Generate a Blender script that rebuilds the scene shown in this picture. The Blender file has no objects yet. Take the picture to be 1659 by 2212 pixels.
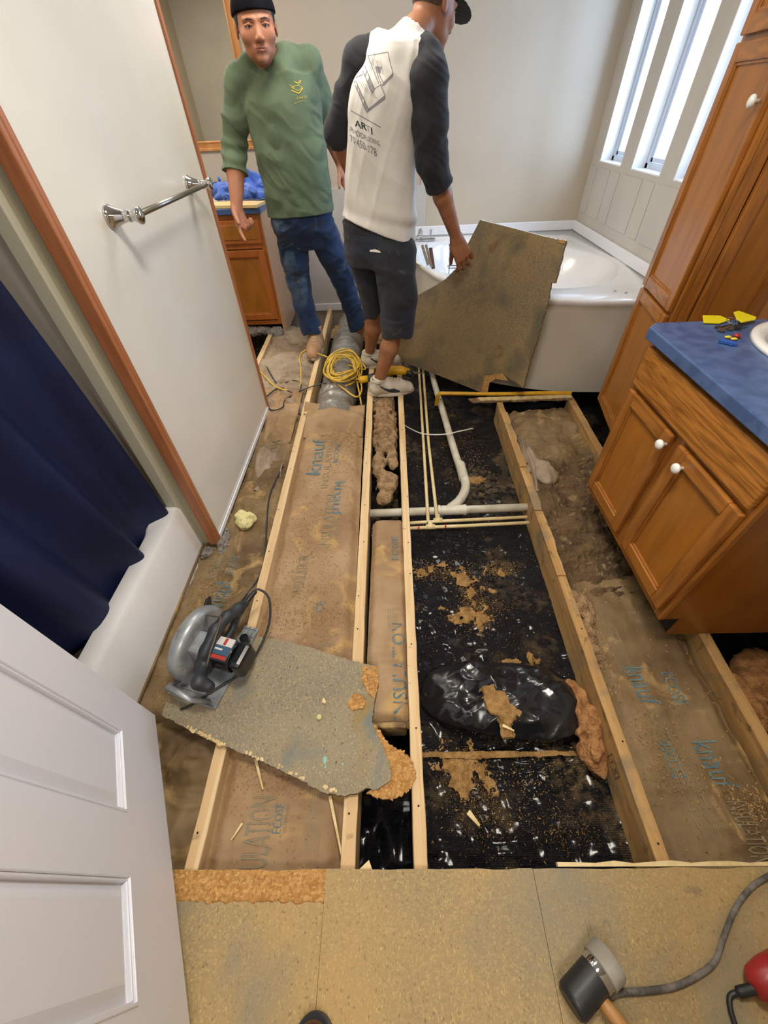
import bpy, bmesh, math, random
import numpy as np
from mathutils import Vector, Matrix, noise as mnoise
from mathutils.bvhtree import BVHTree
random.seed(7); RNG = np.random.default_rng(7)
C = bpy.context.scene.collection
SC = bpy.context.scene

# ------------------------------------------------------------------ camera
IW, IH = 1659, 2212
FPX = 850.6
CAM = np.array([0.0, 0.0, 1.39])
RM = np.array([[0.999415, 0.02466241, 0.02369422], [-0.00122703, 0.71822137, -0.69581359], [-0.03417814, 0.69537747, 0.71783148]])
cd = bpy.data.cameras.new('camera'); cam = bpy.data.objects.new('camera', cd); C.objects.link(cam)
cd.sensor_fit = 'VERTICAL'; cd.sensor_height = 24.0; cd.lens = FPX * 24.0 / IH; cd.clip_start = 0.02
cam.matrix_world = Matrix.Translation(CAM.tolist()) @ Matrix(RM.tolist()).to_4x4()
SC.camera = cam

# ------------------------------------------------------------------ light and exposure
SC.view_settings.view_transform = 'Standard'; SC.view_settings.look = 'None'
SC.view_settings.gamma = 1.0; SC.view_settings.use_curve_mapping = False
SC.view_settings.exposure = 0.30
w = bpy.data.worlds.new('world'); SC.world = w; w.use_nodes = True
bg = w.node_tree.nodes['Background']; bg.inputs[0].default_value = (0.80, 0.90, 1.0, 1); bg.inputs[1].default_value = 2.2
def area(name, loc, rot, sx, sy, power, col, spread=math.pi):
    l = bpy.data.lights.new(name, 'AREA'); l.shape = 'RECTANGLE'; l.size = sx; l.size_y = sy; l.energy = power; l.color = col; l.spread = spread
    o = bpy.data.objects.new(name, l); C.objects.link(o); o.location = loc; o.rotation_euler = rot; return o
area('ceiling_lamp_light', (0.15, 0.75, 2.40), (0, 0, 0), 0.36, 0.36, 26, (1.0, 0.93, 0.82))
area('far_ceiling_lamp_light', (-0.3, 2.6, 2.40), (0, 0, 0), 0.6, 0.6, 17, (1.0, 0.93, 0.84))
area('window_daylight', (2.6, 3.3, 1.9), (0, math.radians(90), 0), 1.8, 2.6, 190, (0.42, 0.64, 1.0))
area('vanity_fill_light', (-1.5, 4.12, 2.34), (math.radians(-48), 0, 0), 0.7, 0.12, 15, (1.0, 0.90, 0.78))  # added fill above the mirror, brightens the walls it reflects; no fixture seen
area('nook_fill_light', (-1.75, 2.6, 2.38), (0, 0, 0), 0.4, 0.4, 16, (1.0, 0.90, 0.76))  # added fill behind the stub wall, lifts the dark mirror reflection
area('hall_fill_light', (0.0, -1.0, 2.3), (math.radians(25), 0, 0), 0.6, 0.6, 20, (1.0, 0.95, 0.9))  # added fill from behind the camera, brightens the door and front floor

# ------------------------------------------------------------------ helpers
def ray(px, py): return RM @ np.array([px - IW / 2, -(py - IH / 2), -FPX])
def P(px, py, z=None, X=None, Y=None):
    "the point of the real plane z=.., x=.. or y=.. seen at a pixel of the photograph"
    r = ray(px, py)
    t = (z - CAM[2]) / r[2] if z is not None else (X - CAM[0]) / r[0] if X is not None else (Y - CAM[1]) / r[1]
    return Vector((CAM + t * r).tolist())

def tag(o, label=None, cat=None, group=None, kind=None):
    if label: o['label'] = label
    if cat: o['category'] = cat
    if group: o['group'] = group
    if kind: o['kind'] = kind
    return o
def thing(name, label, cat, group=None, loc=(0, 0, 0)):
    o = bpy.data.objects.new(name, None); C.objects.link(o); o.location = loc; o.empty_display_size = 0.05
    return tag(o, label, cat, group)
def mk(name, bm, m, parent=None, smooth=False, bevel=0, kind=None, label=None, subsurf=0, autosmooth=None):
    me = bpy.data.meshes.new(name)
    if isinstance(bm, bmesh.types.BMesh):
        bmesh.ops.recalc_face_normals(bm, faces=bm.faces); bm.to_mesh(me); bm.free()
    else: me.from_pydata(*bm)
    for mm in (m if isinstance(m, (list, tuple)) else [m]): me.materials.append(mm)
    o = bpy.data.objects.new(name, me); C.objects.link(o)
    if smooth:
        me.polygons.foreach_set('use_smooth', [True] * len(me.polygons))
        if autosmooth: me.set_sharp_from_angle(angle=math.radians(autosmooth))
    if bevel:
        b = o.modifiers.new('bevel', 'BEVEL'); b.width = bevel; b.segments = 2; b.limit_method = 'ANGLE'; b.angle_limit = math.radians(50)
    if subsurf: s = o.modifiers.new('sub', 'SUBSURF'); s.levels = s.render_levels = subsurf
    if parent: o.parent = parent
    if kind: o['kind'] = kind
    if label: o['label'] = label
    return o
def nb(): return bmesh.new()
def box(bm, a, b, M=None):
    x0, y0, z0 = a; x1, y1, z1 = b
    v = [Vector(p) for p in ((x0,y0,z0),(x1,y0,z0),(x1,y1,z0),(x0,y1,z0),(x0,y0,z1),(x1,y0,z1),(x1,y1,z1),(x0,y1,z1))]
    v = [bm.verts.new(M @ p if M else p) for p in v]
    for f in ((0,3,2,1),(4,5,6,7),(0,1,5,4),(1,2,6,5),(2,3,7,6),(3,0,4,7)): bm.faces.new([v[i] for i in f])
    return bm
def prism(bm, pts, z0, z1, M=None):
    a = [bm.verts.new((M @ Vector((x, y, z0))) if M else (x, y, z0)) for x, y in pts]
    b = [bm.verts.new((M @ Vector((x, y, z1))) if M else (x, y, z1)) for x, y in pts]
    n = len(pts); bm.faces.new(a[::-1]); bm.faces.new(b)
    for i in range(n): bm.faces.new((a[i], a[(i+1) % n], b[(i+1) % n], b[i]))
    return bm
def prism_z(bm, pts, z0f, z1f):
    return prism(bm, pts, z0f, z1f)
def slab_hole(bm, outer, c, rx, ry, z0, z1, n=64):
    c = Vector(c); R = []
    for k in range(n):
        a = 2*math.pi*k/n; d = Vector((math.cos(a), math.sin(a))); best = 0
        for i in range(len(outer)):
            p = Vector(outer[i])-c; q = Vector(outer[(i+1) % len(outer)])-c; e = q-p; den = d.x*e.y-d.y*e.x
            if abs(den) < 1e-9: continue
            t = (p.x*e.y-p.y*e.x)/den; s = (p.x*d.y-p.y*d.x)/den
            if t > 0 and -1e-6 <= s <= 1+1e-6: best = max(best, t)
        R.append([c+d*best, c+Vector((rx*d.x, ry*d.y))])
    for o in outer:   # keep the corners sharp
        k = min(range(n), key=lambda i: (R[i][0]-Vector(o)).length); R[k][0] = Vector(o)
    V = [[bm.verts.new((p.x, p.y, z)) for p, z in ((a, z0), (a, z1), (b, z1), (b, z0))] for a, b in R]
    for k in range(n):
        A_, B_ = V[k], V[(k+1) % n]
        for i in range(4): bm.faces.new((A_[i], A_[(i+1) % 4], B_[(i+1) % 4], B_[i]))
    return bm
def frame_of(d):
    d = Vector(d).normalized(); u = Vector((0, 0, 1)) if abs(d.z) < 0.9 else Vector((1, 0, 0))
    a = d.cross(u).normalized(); return a, a.cross(d).normalized() * -1, d
def tube(bm, pts, r, n=8, caps=True, M=None):
    pts = [Vector(p) for p in pts]; rs = r if isinstance(r, (list, tuple)) else [r] * len(pts)
    rings = []; a = None
    for i, p in enumerate(pts):
        d = (pts[min(i+1, len(pts)-1)] - pts[max(i-1, 0)]).normalized()
        if a is None: a = frame_of(d)[0]
        else:
            a = a - d * a.dot(d); a = a.normalized() if a.length > 1e-5 else frame_of(d)[0]
        b = d.cross(a)
        ring = []
        for k in range(n):
            t = 2 * math.pi * k / n; q = p + (a * math.cos(t) + b * math.sin(t)) * rs[i]
            ring.append(bm.verts.new(M @ q if M else q))
        rings.append(ring)
    for i in range(len(rings)-1):
        for k in range(n): bm.faces.new((rings[i][k], rings[i][(k+1) % n], rings[i+1][(k+1) % n], rings[i+1][k]))
    if caps: bm.faces.new(rings[0][::-1]); bm.faces.new(rings[-1])
    return bm
def lathe(bm, prof, n=24, M=None):
    "profile of (radius, height) round local z"
    rings = [[bm.verts.new((M or Matrix()) @ Vector((max(r, 1e-4) * math.cos(2*math.pi*k/n), max(r, 1e-4) * math.sin(2*math.pi*k/n), h))) for k in range(n)] for r, h in prof]
    for i in range(len(rings)-1):
        for k in range(n): bm.faces.new((rings[i][k], rings[i][(k+1) % n], rings[i+1][(k+1) % n], rings[i+1][k]))
    bm.faces.new(rings[0][::-1]); bm.faces.new(rings[-1]); return bm
def smooth_path(pts, n=8):
    pts = [Vector(p) for p in pts]; out = []
    for i in range(len(pts)-1):
        p0 = pts[max(i-1, 0)]; p1 = pts[i]; p2 = pts[i+1]; p3 = pts[min(i+2, len(pts)-1)]
        for k in range(n):
            t = k / n
            out.append(0.5 * ((2*p1) + (p2-p0)*t + (2*p0-5*p1+4*p2-p3)*t*t + (3*p1-p0-3*p2+p3)*t**3))
    out.append(pts[-1]); return out
def basis(o, x, y, z=None):
    x = Vector(x).normalized(); y = Vector(y); z = x.cross(y).normalized() if z is None else Vector(z).normalized(); y = z.cross(x)
    return Matrix(((x.x, y.x, z.x, o[0]), (x.y, y.y, z.y, o[1]), (x.z, y.z, z.z, o[2]), (0, 0, 0, 1)))
# value noise, vectorised
_T = RNG.random((64, 64, 64)).astype(np.float32)
def vn(x, y, z=0.0):
    x = np.asarray(x, np.float32); y = np.asarray(y, np.float32); z = np.asarray(z, np.float32) + np.zeros_like(x)
    xi = np.floor(x).astype(int); yi = np.floor(y).astype(int); zi = np.floor(z).astype(int)
    fx, fy, fz = x-xi, y-yi, z-zi; fx = fx*fx*(3-2*fx); fy = fy*fy*(3-2*fy); fz = fz*fz*(3-2*fz)
    g = lambda a, b, c: _T[(xi+a) & 63, (yi+b) & 63, (zi+c) & 63]
    L = lambda p, q, t: p + (q-p)*t
    return L(L(L(g(0,0,0), g(1,0,0), fx), L(g(0,1,0), g(1,1,0), fx), fy), L(L(g(0,0,1), g(1,0,1), fx), L(g(0,1,1), g(1,1,1), fx), fy), fz)*2-1
def fbm(x, y, z=0.0, o=4):
    s = 0; a = 1.0
    for i in range(o): s = s + a*vn(x*2**i+7*i, y*2**i+3*i, np.asarray(z)*2**i + i*5); a *= .5
    return s
def ridge(x, y, z=0.0, o=3):
    s = 0; a = 1.0
    for i in range(o): s = s + a*(1-2*np.abs(vn(x*2**i+11*i, y*2**i+5*i, np.asarray(z)*2**i+i*3))); a *= .5
    return s
def hfield(name, x0, x1, y0, y1, step, hf, m, parent=None, xoff=None, mask=None, thick=0, **k):
    nx = max(2, int((x1-x0)/step)+1); ny = max(2, int((y1-y0)/step)+1)
    X, Y = np.meshgrid(np.linspace(x0, x1, nx), np.linspace(y0, y1, ny), indexing='ij')
    Z = hf(X, Y)
    if xoff is not None: X = X + xoff(X, Y)
    V = np.stack([X, Y, Z], -1).reshape(-1, 3)
    i, j = np.meshgrid(np.arange(nx-1), np.arange(ny-1), indexing='ij'); a = (i*ny+j).ravel()
    F = np.stack([a, a+ny, a+ny+1, a+1], -1)
    if mask is not None:
        mk_ = mask(X, Y).ravel() > 0; F = F[mk_[F].all(1)]
        used = np.unique(F); rm = np.full(len(V), -1); rm[used] = np.arange(len(used)); V = V[used]; F = rm[F]
    o = mk(name, (V.tolist(), [], F.tolist()), m, parent, smooth=True, **k)
    if thick:
        s = o.modifiers.new('thickness', 'SOLIDIFY'); s.thickness = thick; s.offset = -1
    return o

# ------------------------------------------------------------------ materials
def srgb(c):
    if isinstance(c, str): c = [int(c[i:i+2], 16)/255 for i in (0, 2, 4)]
    return tuple(((v+0.055)/1.055)**2.4 if v > 0.04045 else v/12.92 for v in c) + (1,)
def mat(name, base, c2=None, rough=.5, metal=0, sc=5, st=(1, 1, 1), det=4, lo=.4, hi=.6, bump=0, bsc=60, bst=None, dirt=None, flecks=None, spec=.5, coat=0, trans=0, distort=0, rot=(0, 0, 0), sheen=0, bdist=.01, emit=0, r2=None):
    m = bpy.data.materials.new(name); m.use_nodes = True; N = m.node_tree.nodes; L = m.node_tree.links
    b = N['Principled BSDF']; b.inputs['Roughness'].default_value = rough; b.inputs['Metallic'].default_value = metal
    b.inputs['Specular IOR Level'].default_value = spec; b.inputs['Coat Weight'].default_value = coat; b.inputs['Coat Roughness'].default_value = .15
    b.inputs['Transmission Weight'].default_value = trans; b.inputs['Sheen Weight'].default_value = sheen
    b.inputs['Base Color'].default_value = srgb(base)
    if emit: b.inputs['Emission Color'].default_value = srgb(base); b.inputs['Emission Strength'].default_value = emit
    tc = N.new('ShaderNodeTexCoord'); mp = N.new('ShaderNodeMapping'); mp.inputs['Scale'].default_value = st; mp.inputs['Rotation'].default_value = rot
    L.new(tc.outputs['Object'], mp.inputs['Vector'])
    def noi(scale, detail=4, vec=None, dist=0):
        n = N.new('ShaderNodeTexNoise'); n.inputs['Scale'].default_value = scale; n.inputs['Detail'].default_value = detail; n.inputs['Distortion'].default_value = dist
        L.new(vec or mp.outputs[0], n.inputs['Vector']); return n.outputs['Fac']
    def ramp(src, lo, hi):
        r = N.new('ShaderNodeMapRange'); r.inputs['From Min'].default_value = lo; r.inputs['From Max'].default_value = hi; L.new(src, r.inputs['Value']); return r.outputs[0]
    def mix(fac, a, c):
        x = N.new('ShaderNodeMix'); x.data_type = 'RGBA'; L.new(fac, x.inputs[0])
        if isinstance(a, tuple): x.inputs[6].default_value = a
        else: L.new(a, x.inputs[6])
        x.inputs[7].default_value = c; return x.outputs[2]
    col = srgb(base)
    if c2: col = mix(ramp(noi(sc, det, dist=distort), lo, hi), col, srgb(c2))
    if flecks:
        for fi, (fc, fs, flo, fhi) in enumerate(flecks):
            v = N.new('ShaderNodeTexVoronoi'); v.inputs['Scale'].default_value = fs; fm = N.new('ShaderNodeMapping'); fm.inputs['Scale'].default_value = ((.8, 1.25, 1), (1.3, .75, 1), (1.1, .8, 1))[fi % 3]; fm.inputs['Rotation'].default_value = (0, 0, (.5, -.35, .9)[fi % 3]); L.new(tc.outputs['Object'], fm.inputs['Vector']); L.new(fm.outputs[0], v.inputs['Vector'])
            col = mix(ramp(v.outputs['Color'], flo, fhi), col, srgb(fc))
    if dirt:
        for dd in dirt:
            (dc, ds, dlo, dhi) = dd[:4]; f = ramp(noi(ds, 6, tc.outputs['Object'], dd[4] if len(dd) > 4 else .4), dlo, dhi); col = mix(f, col, srgb(dc))
            if r2 is not None:
                rr = N.new('ShaderNodeMapRange'); L.new(f, rr.inputs['Value']); rr.inputs['To Min'].default_value = rough; rr.inputs['To Max'].default_value = r2; L.new(rr.outputs[0], b.inputs['Roughness'])
    if not isinstance(col, tuple): L.new(col, b.inputs['Base Color'])
    if bump:
        bp = N.new('ShaderNodeBump'); bp.inputs['Strength'].default_value = bump; bp.inputs['Distance'].default_value = bdist
        vv = mp.outputs[0]
        if bst: m2 = N.new('ShaderNodeMapping'); m2.inputs['Scale'].default_value = bst; L.new(tc.outputs['Object'], m2.inputs['Vector']); vv = m2.outputs[0]
        L.new(noi(bsc, 5, vv), bp.inputs['Height']); L.new(bp.outputs[0], b.inputs['Normal'])
    return m
M = {}
M['wall'] = mat('painted_wall', 'beb19d', 'c2b5a1', rough=.45, sc=2, bump=.08, bsc=90, bdist=.003)
M['wall_grey'] = mat('wall_panel', 'bfb9af', 'c5bfb5', rough=.5, sc=3, bump=.06, bsc=80, bdist=.003)
M['stub'] = mat('glossy_wall', 'dcd9d0', 'd8d4ca', rough=.22, sc=2, bump=.12, bsc=3.0, bdist=.02, coat=.2)
M['stub_edge_shaded'] = mat('wall_edge_shaded', 'aaa48c', rough=.5)  # darker olive end of the stub wall, its shadow put into the colour
M['ceil'] = mat('ceiling_paint', 'e0ddd6', rough=.7)
M['white'] = mat('white_acrylic', 'e9e8e6', rough=.16, coat=.5, spec=.5, c2='e4e2df', sc=3)
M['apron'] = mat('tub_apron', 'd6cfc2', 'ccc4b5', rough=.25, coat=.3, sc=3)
M['whitetrim'] = mat('white_trim', 'e8e8ea', rough=.35)
M['door'] = mat('door_paint', 'e6e8f0', 'e9e8ee', rough=.4, sc=4, bump=.12, bsc=160, bdist=.002)
M['grey_trim'] = mat('grey_trim', 'b9b5a2', rough=.45)
M['orangetrim'] = mat('trim_wood', 'a96d47', '9a5f3b', rough=.35, sc=6, st=(8, 8, .6), bump=.1, coat=.1)
M['mirrorframe'] = mat('frame_wood', 'c98f52', 'b97c42', rough=.4, sc=6, st=(3, 3, .6), coat=.1)
def oak(n, a, b2, st, rot=(0, 0, 0)): return mat(n, a, b2, rough=.33, sc=3.2, st=st, det=6, lo=.38, hi=.66, distort=1.6, bump=.12, bsc=26, bdist=.002, coat=.15, spec=.4)
M['oak_v'] = oak('oak_upright', 'a5692c', '85511f', (7, 7, .9))
M['oak_h'] = oak('oak_lengthwise', 'ab6f2e', '85521f', (7, .9, 9))
M['oak_p'] = oak('oak_panel', 'a36722', '935b1e', (4, 4, .7))
M['oak_d'] = oak('oak_grained_drawer', 'b57733', '774813', (6, 1.2, 16))
M['oak_side'] = oak('oak_side', '8f5618', '7f4912', (1.5, 1.5, .6))
M['oak_back'] = oak('oak_far_vanity', 'a9622a', '9a5522', (6, 6, .8))
M['oak_lightside'] = oak('far_vanity_side', 'c29672', 'b98a64', (3, 3, .8))
M['dark'] = mat('dark_gap', '1a1612', rough=.9)
M['blue'] = mat('blue_laminate', '3a537f', '4b6492', rough=.3, sc=22, det=5, coat=.1, bump=.05, bsc=150, bdist=.002)
M['lumber'] = mat('pale_lumber', 'd8bd92', 'c8a778', rough=.65, sc=2.2, st=(14, .8, 14), det=5, distort=.8, bump=.2, bsc=30, bst=(12, 1, 12), bdist=.003, dirt=[('8a6f4e', 14, .66, .74), ('55402a', 60, .74, .78)])
M['lumber2'] = mat('aged_lumber', 'b8925c', 'a37c48', rough=.7, sc=2.2, st=(14, .8, 14), det=5, distort=.8, bump=.35, bsc=30, bst=(12, 1, 12), bdist=.004, dirt=[('857458', 9, .5, .68), ('4d3f2c', 22, .6, .75)])
FL = [('8c8263', 200, .35, .9), ('c8b078', 330, .72, .95), ('5e5340', 260, .8, 1.0)]
M['chipboard'] = mat('weathered_chipboard', '857a5b', '9b8459', rough=.75, sc=1.6, lo=.42, hi=.62, flecks=[('a08c60', 170, .55, .95), ('c7ab6e', 300, .72, .95), ('564a36', 240, .8, 1.0)], bump=.3, bsc=190, bdist=.003, dirt=[('77746a', 3.1, .56, .72), ('5f5646', 7, .66, .8)])
M['chip_floor'] = mat('floor_chipboard', '94805a', 'ab8d58', rough=.7, sc=1.9, lo=.42, hi=.6, flecks=[('ab9060', 210, .5, .95), ('bfa469', 340, .70, .98), ('77653f', 280, .78, 1.0)], bump=.3, bsc=190, bdist=.003, dirt=[('7b7767', 2.4, .48, .68), ('6a5c48', 11, .72, .8)])
M['chip_grey'] = mat('grey_chipboard', '7e7460', '8d8067', rough=.75, sc=4, flecks=[('93876a', 190, .5, .95), ('b5a37c', 330, .75, .95), ('4b4537', 250, .8, 1.0)], bump=.3, bsc=190, bdist=.003, dirt=[('8a7446', 6, .6, .75), ('6e726c', 5, .58, .7)])
M['chip_held'] = mat('stained_chipboard', '73624a', '85704a', rough=.75, sc=2.5, flecks=[('88744f', 190, .5, .95), ('a89263', 330, .76, .95), ('443b2c', 250, .78, 1.0)], bump=.3, bsc=190, bdist=.003, dirt=[('5a5443', 4, .5, .66), ('6b4a30', 7, .62, .74), ('8f7a4d', 3, .6, .75)])
M['chip_raw'] = mat('raw_chipboard', 'bd8d50', 'a8773c', rough=.85, sc=60, flecks=[('d2a767', 160, .5, .95), ('8a5f2f', 240, .75, 1.0)], bump=.9, bsc=120, bdist=.01)
M['chip_edge'] = mat('chipboard_edge', '8d7350', '6a5236', rough=.85, sc=60, bump=.8, bsc=150, bdist=.006)
def kraft(n, a, b2, d): return mat(n, a, b2, rough=.68, sc=5, det=5, bump=.6, bsc=16, bdist=.010, dirt=d, spec=.3)
M['kraft'] = kraft('kraft_paper', 'a58a69', '937656', [('87694a', 3.2, .5, .7), ('b8965f', 7, .58, .72, 1.0)])
M['kraft_grey'] = kraft('grey_kraft_paper', 'a1907a', '8b7963', [('75634e', 5, .55, .7)])
M['kraft_dirty'] = kraft('dirty_kraft_paper', '86704f', '735d3f', [('5a4630', 3, .5, .68), ('a98a5c', 8, .6, .72, 1.0)])
M['poly'] = None
M['mess'] = mat('matted_insulation', '71593b', '54402a', rough=.95, sc=12, det=7, lo=.35, hi=.65, bump=1.0, bsc=70, bdist=.015, dirt=[('96805c', 14, .58, .7, 1.5), ('3b2c1c', 9, .6, .72)])
M['fluff'] = mat('pink_brown_fibre', 'ab8b66', '866a4a', rough=.95, sc=30, det=7, bump=1.0, bsc=120, bdist=.012, dirt=[('6f5136', 25, .58, .7, 1.5)])
M['fluff2'] = mat('orange_fibre', 'b58350', '8f6136', rough=.95, sc=30, det=7, bump=1.0, bsc=120, bdist=.012)
M['dust'] = mat('wood_dust', 'a98450', '8d6a3b', rough=.95, sc=40, det=6, bump=.9, bsc=200, bdist=.006)
M['flake'] = mat('wood_flake', 'bb9a64', '8f6f42', rough=.85, sc=120)
M['flake_l'] = mat('pale_splinter', 'dcc797', 'c9ae78', rough=.8, sc=20)
M['pvc'] = mat('white_pvc', 'd2cdbc', 'bdb6a2', rough=.35, sc=9, dirt=[('978b72', 8, .6, .8)])
M['pex'] = mat('cream_pipe', 'd9c697', 'cdb784', rough=.4, sc=12)
M['brass'] = mat('pale_fitting', 'c2b69a', rough=.3, metal=.3)
M['redring'] = mat('red_ring', 'b33a2c', rough=.4)
M['yellow'] = mat('yellow_plastic', 'dba821', 'c69218', rough=.4, sc=8)
M['yellowcord'] = mat('yellow_cord', 'd6b44a', 'bf9a33', rough=.45, sc=30)
M['black'] = mat('black_rubber', '1b1c1e', '26272a', rough=.45, sc=12)
M['dustycord'] = mat('dusty_cord', '4e4a45', '77716a', rough=.9, sc=40)
M['blackgloss'] = mat('black_plastic', '17191c', rough=.25)
M['greyplastic'] = mat('charcoal_plastic', '33363b', '24262a', rough=.5, sc=20)
M['alu'] = mat('cast_aluminium', 'a3a7a9', '8b8f91', rough=.34, metal=.30, sc=12, dirt=[('6d6a62', 18, .6, .75)])
M['steel'] = mat('steel', '9b968a', rough=.3, metal=.9)
M['chrome'] = mat('chrome', 'c9c9c9', rough=.07, metal=1)
M['foil'] = mat('duct_film', 'a2a09a', '8a8780', rough=.16, metal=.35, sc=14, bump=.6, bsc=35, bdist=.012, coat=.5)
M['navy'] = mat('navy_curtain', '111c44', '0c1536', rough=.6, sc=3, spec=.35, bump=.1, bsc=500, bdist=.001)
M['terry'] = mat('blue_towel', '4a6fc4', '3b5fb2', rough=.9, sc=18, bump=.6, bsc=220, bdist=.003, sheen=.4)
M['ply'] = mat('light_board', 'd9be88', 'cfb27a', rough=.6, sc=5, st=(1, 6, 1))
M['foam'] = mat('yellow_foam', 'd8cf95', 'c8bd80', rough=.9, sc=20, bump=.8, bsc=40, bdist=.01, dirt=[('5f8f95', 26, .62, .68)])
M['carpet'] = mat('grey_lint', '9a928c', '7a726c', rough=1, sc=60, bump=1, bsc=150, bdist=.01)
M['skin'] = mat('skin', 'a8745a', 'a06a50', rough=.5, sc=18, spec=.35, bump=.08, bsc=120, bdist=.002)
M['skin2'] = mat('tan_skin', '9a6a4c', '905f42', rough=.5, sc=18, spec=.35, bump=.08, bsc=120, bdist=.002)
M['lip'] = mat('lip', '9a6253', rough=.5)
M['eye_white'] = mat('eye_white', 'c9bfb6', rough=.2); M['iris'] = mat('dark_iris', '22150f', rough=.2)
M['hair'] = mat('black_hair', '1f1b1a', '2d2826', rough=.7, sc=60, bump=.6, bsc=400, bdist=.003)
M['fade'] = mat('faded_hair', '5b473b', '3a2f29', rough=.8, sc=90, bump=.4, bsc=400, bdist=.002)
def cloth(n, a, b2, d=None, rough=.85): return mat(n, a, b2, rough=rough, sc=6, det=5, bump=.25, bsc=380, bdist=.002, dirt=d, spec=.25, sheen=.1)
M['green'] = cloth('green_cotton', '5f6f57', '53634d')
M['whitecloth'] = cloth('white_cotton', 'd3d0ca', 'c9c6bf')
M['charcoal'] = cloth('charcoal_cotton', '26272c', '1e1f24')
M['denim'] = cloth('blue_denim', '213556', '182845', [('5b7590', 3.5, .56, .72, .6), ('8d949a', 8, .66, .78, 1.0), ('2d2c2e', 4, .58, .7)])
M['shorts'] = cloth('dark_denim', '25272c', '2c2f35', [('55544f', 9, .66, .76, 1.0), ('252c44', 3, .55, .7)])
M['cap'] = cloth('black_cap_cloth', '101013', '17181b')
M['cap'] = mat('black_cap_cloth', '0c0c0f', '131317', rough=1, spec=.1, sc=8)
M['capgrey'] = cloth('grey_cap_cloth', '33383a', '2b2f31')
M['suede'] = mat('tan_suede', 'a98464', '95714f', rough=.9, sc=14, bump=.3, bsc=200, bdist=.002)
M['sole'] = mat('boot_sole', 'b5a58a', '9f8f74', rough=.7, sc=20)
M['shoewhite'] = mat('worn_white_leather', 'cfc8bb', 'b5aa98', rough=.55, sc=16)
M['lace'] = mat('tan_lace', 'c3a686', rough=.8)
M['print_y'] = mat('yellow_print', 'b9a440', rough=.8); M['print_k'] = mat('grey_print', '6b6a6e', rough=.85); M['print_b'] = mat('black_print', '2c2b30', rough=.85)
M['print_s'] = mat('shading_print', '8e8c8c', rough=.85)
M['ink'] = mat('blue_ink', '4a6874', '6a7c78', rough=.75, sc=40); M['ink2'] = mat('faded_ink', '7d7560', '8c7c5e', rough=.75, sc=40)
M['stamp'] = mat('lumber_stamp_ink', '6a4f2c', rough=.8)
M['labelw'] = mat('white_label', 'c4c2bd', rough=.4); M['labelr'] = mat('red_label', 'a8332b', rough=.4); M['labelb'] = mat('blue_label', '38536a', rough=.4)
M['keyyellow'] = mat('yellow_key_tag', 'e0cf1d', rough=.4, coat=.3); M['brown'] = mat('brown_leather', '5a3626', '48291c', rough=.4, sc=12)
M['red'] = mat('red_plastic', 'a52b2b', '8f2022', rough=.35, sc=8); M['handlewood'] = mat('mallet_handle_wood', 'b98850', 'a0713c', rough=.5, sc=5, st=(1, 1, 4))
M['whiteface'] = mat('worn_white_rubber', 'a7a296', '8b867a', rough=.7, sc=12)
M['knob'] = mat('white_porcelain', 'ecebe8', rough=.15, coat=.5)
M['strap'] = mat('white_strap', 'cdc9bb', rough=.4)
M['vinyl'] = mat('window_frame', 'c9d2dc', rough=.4)
M['blue_tag'] = mat('blue_tag', '2b57a8', rough=.4)
M['paint_blue'] = mat('light_blue_paint', '7fb8b4', rough=.6)
M['lampglass'] = mat('lamp_diffuser', 'fff2dc', rough=.5, emit=2.5)
M['paper'] = mat('white_paper', 'd8d4c8', rough=.8)

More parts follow.
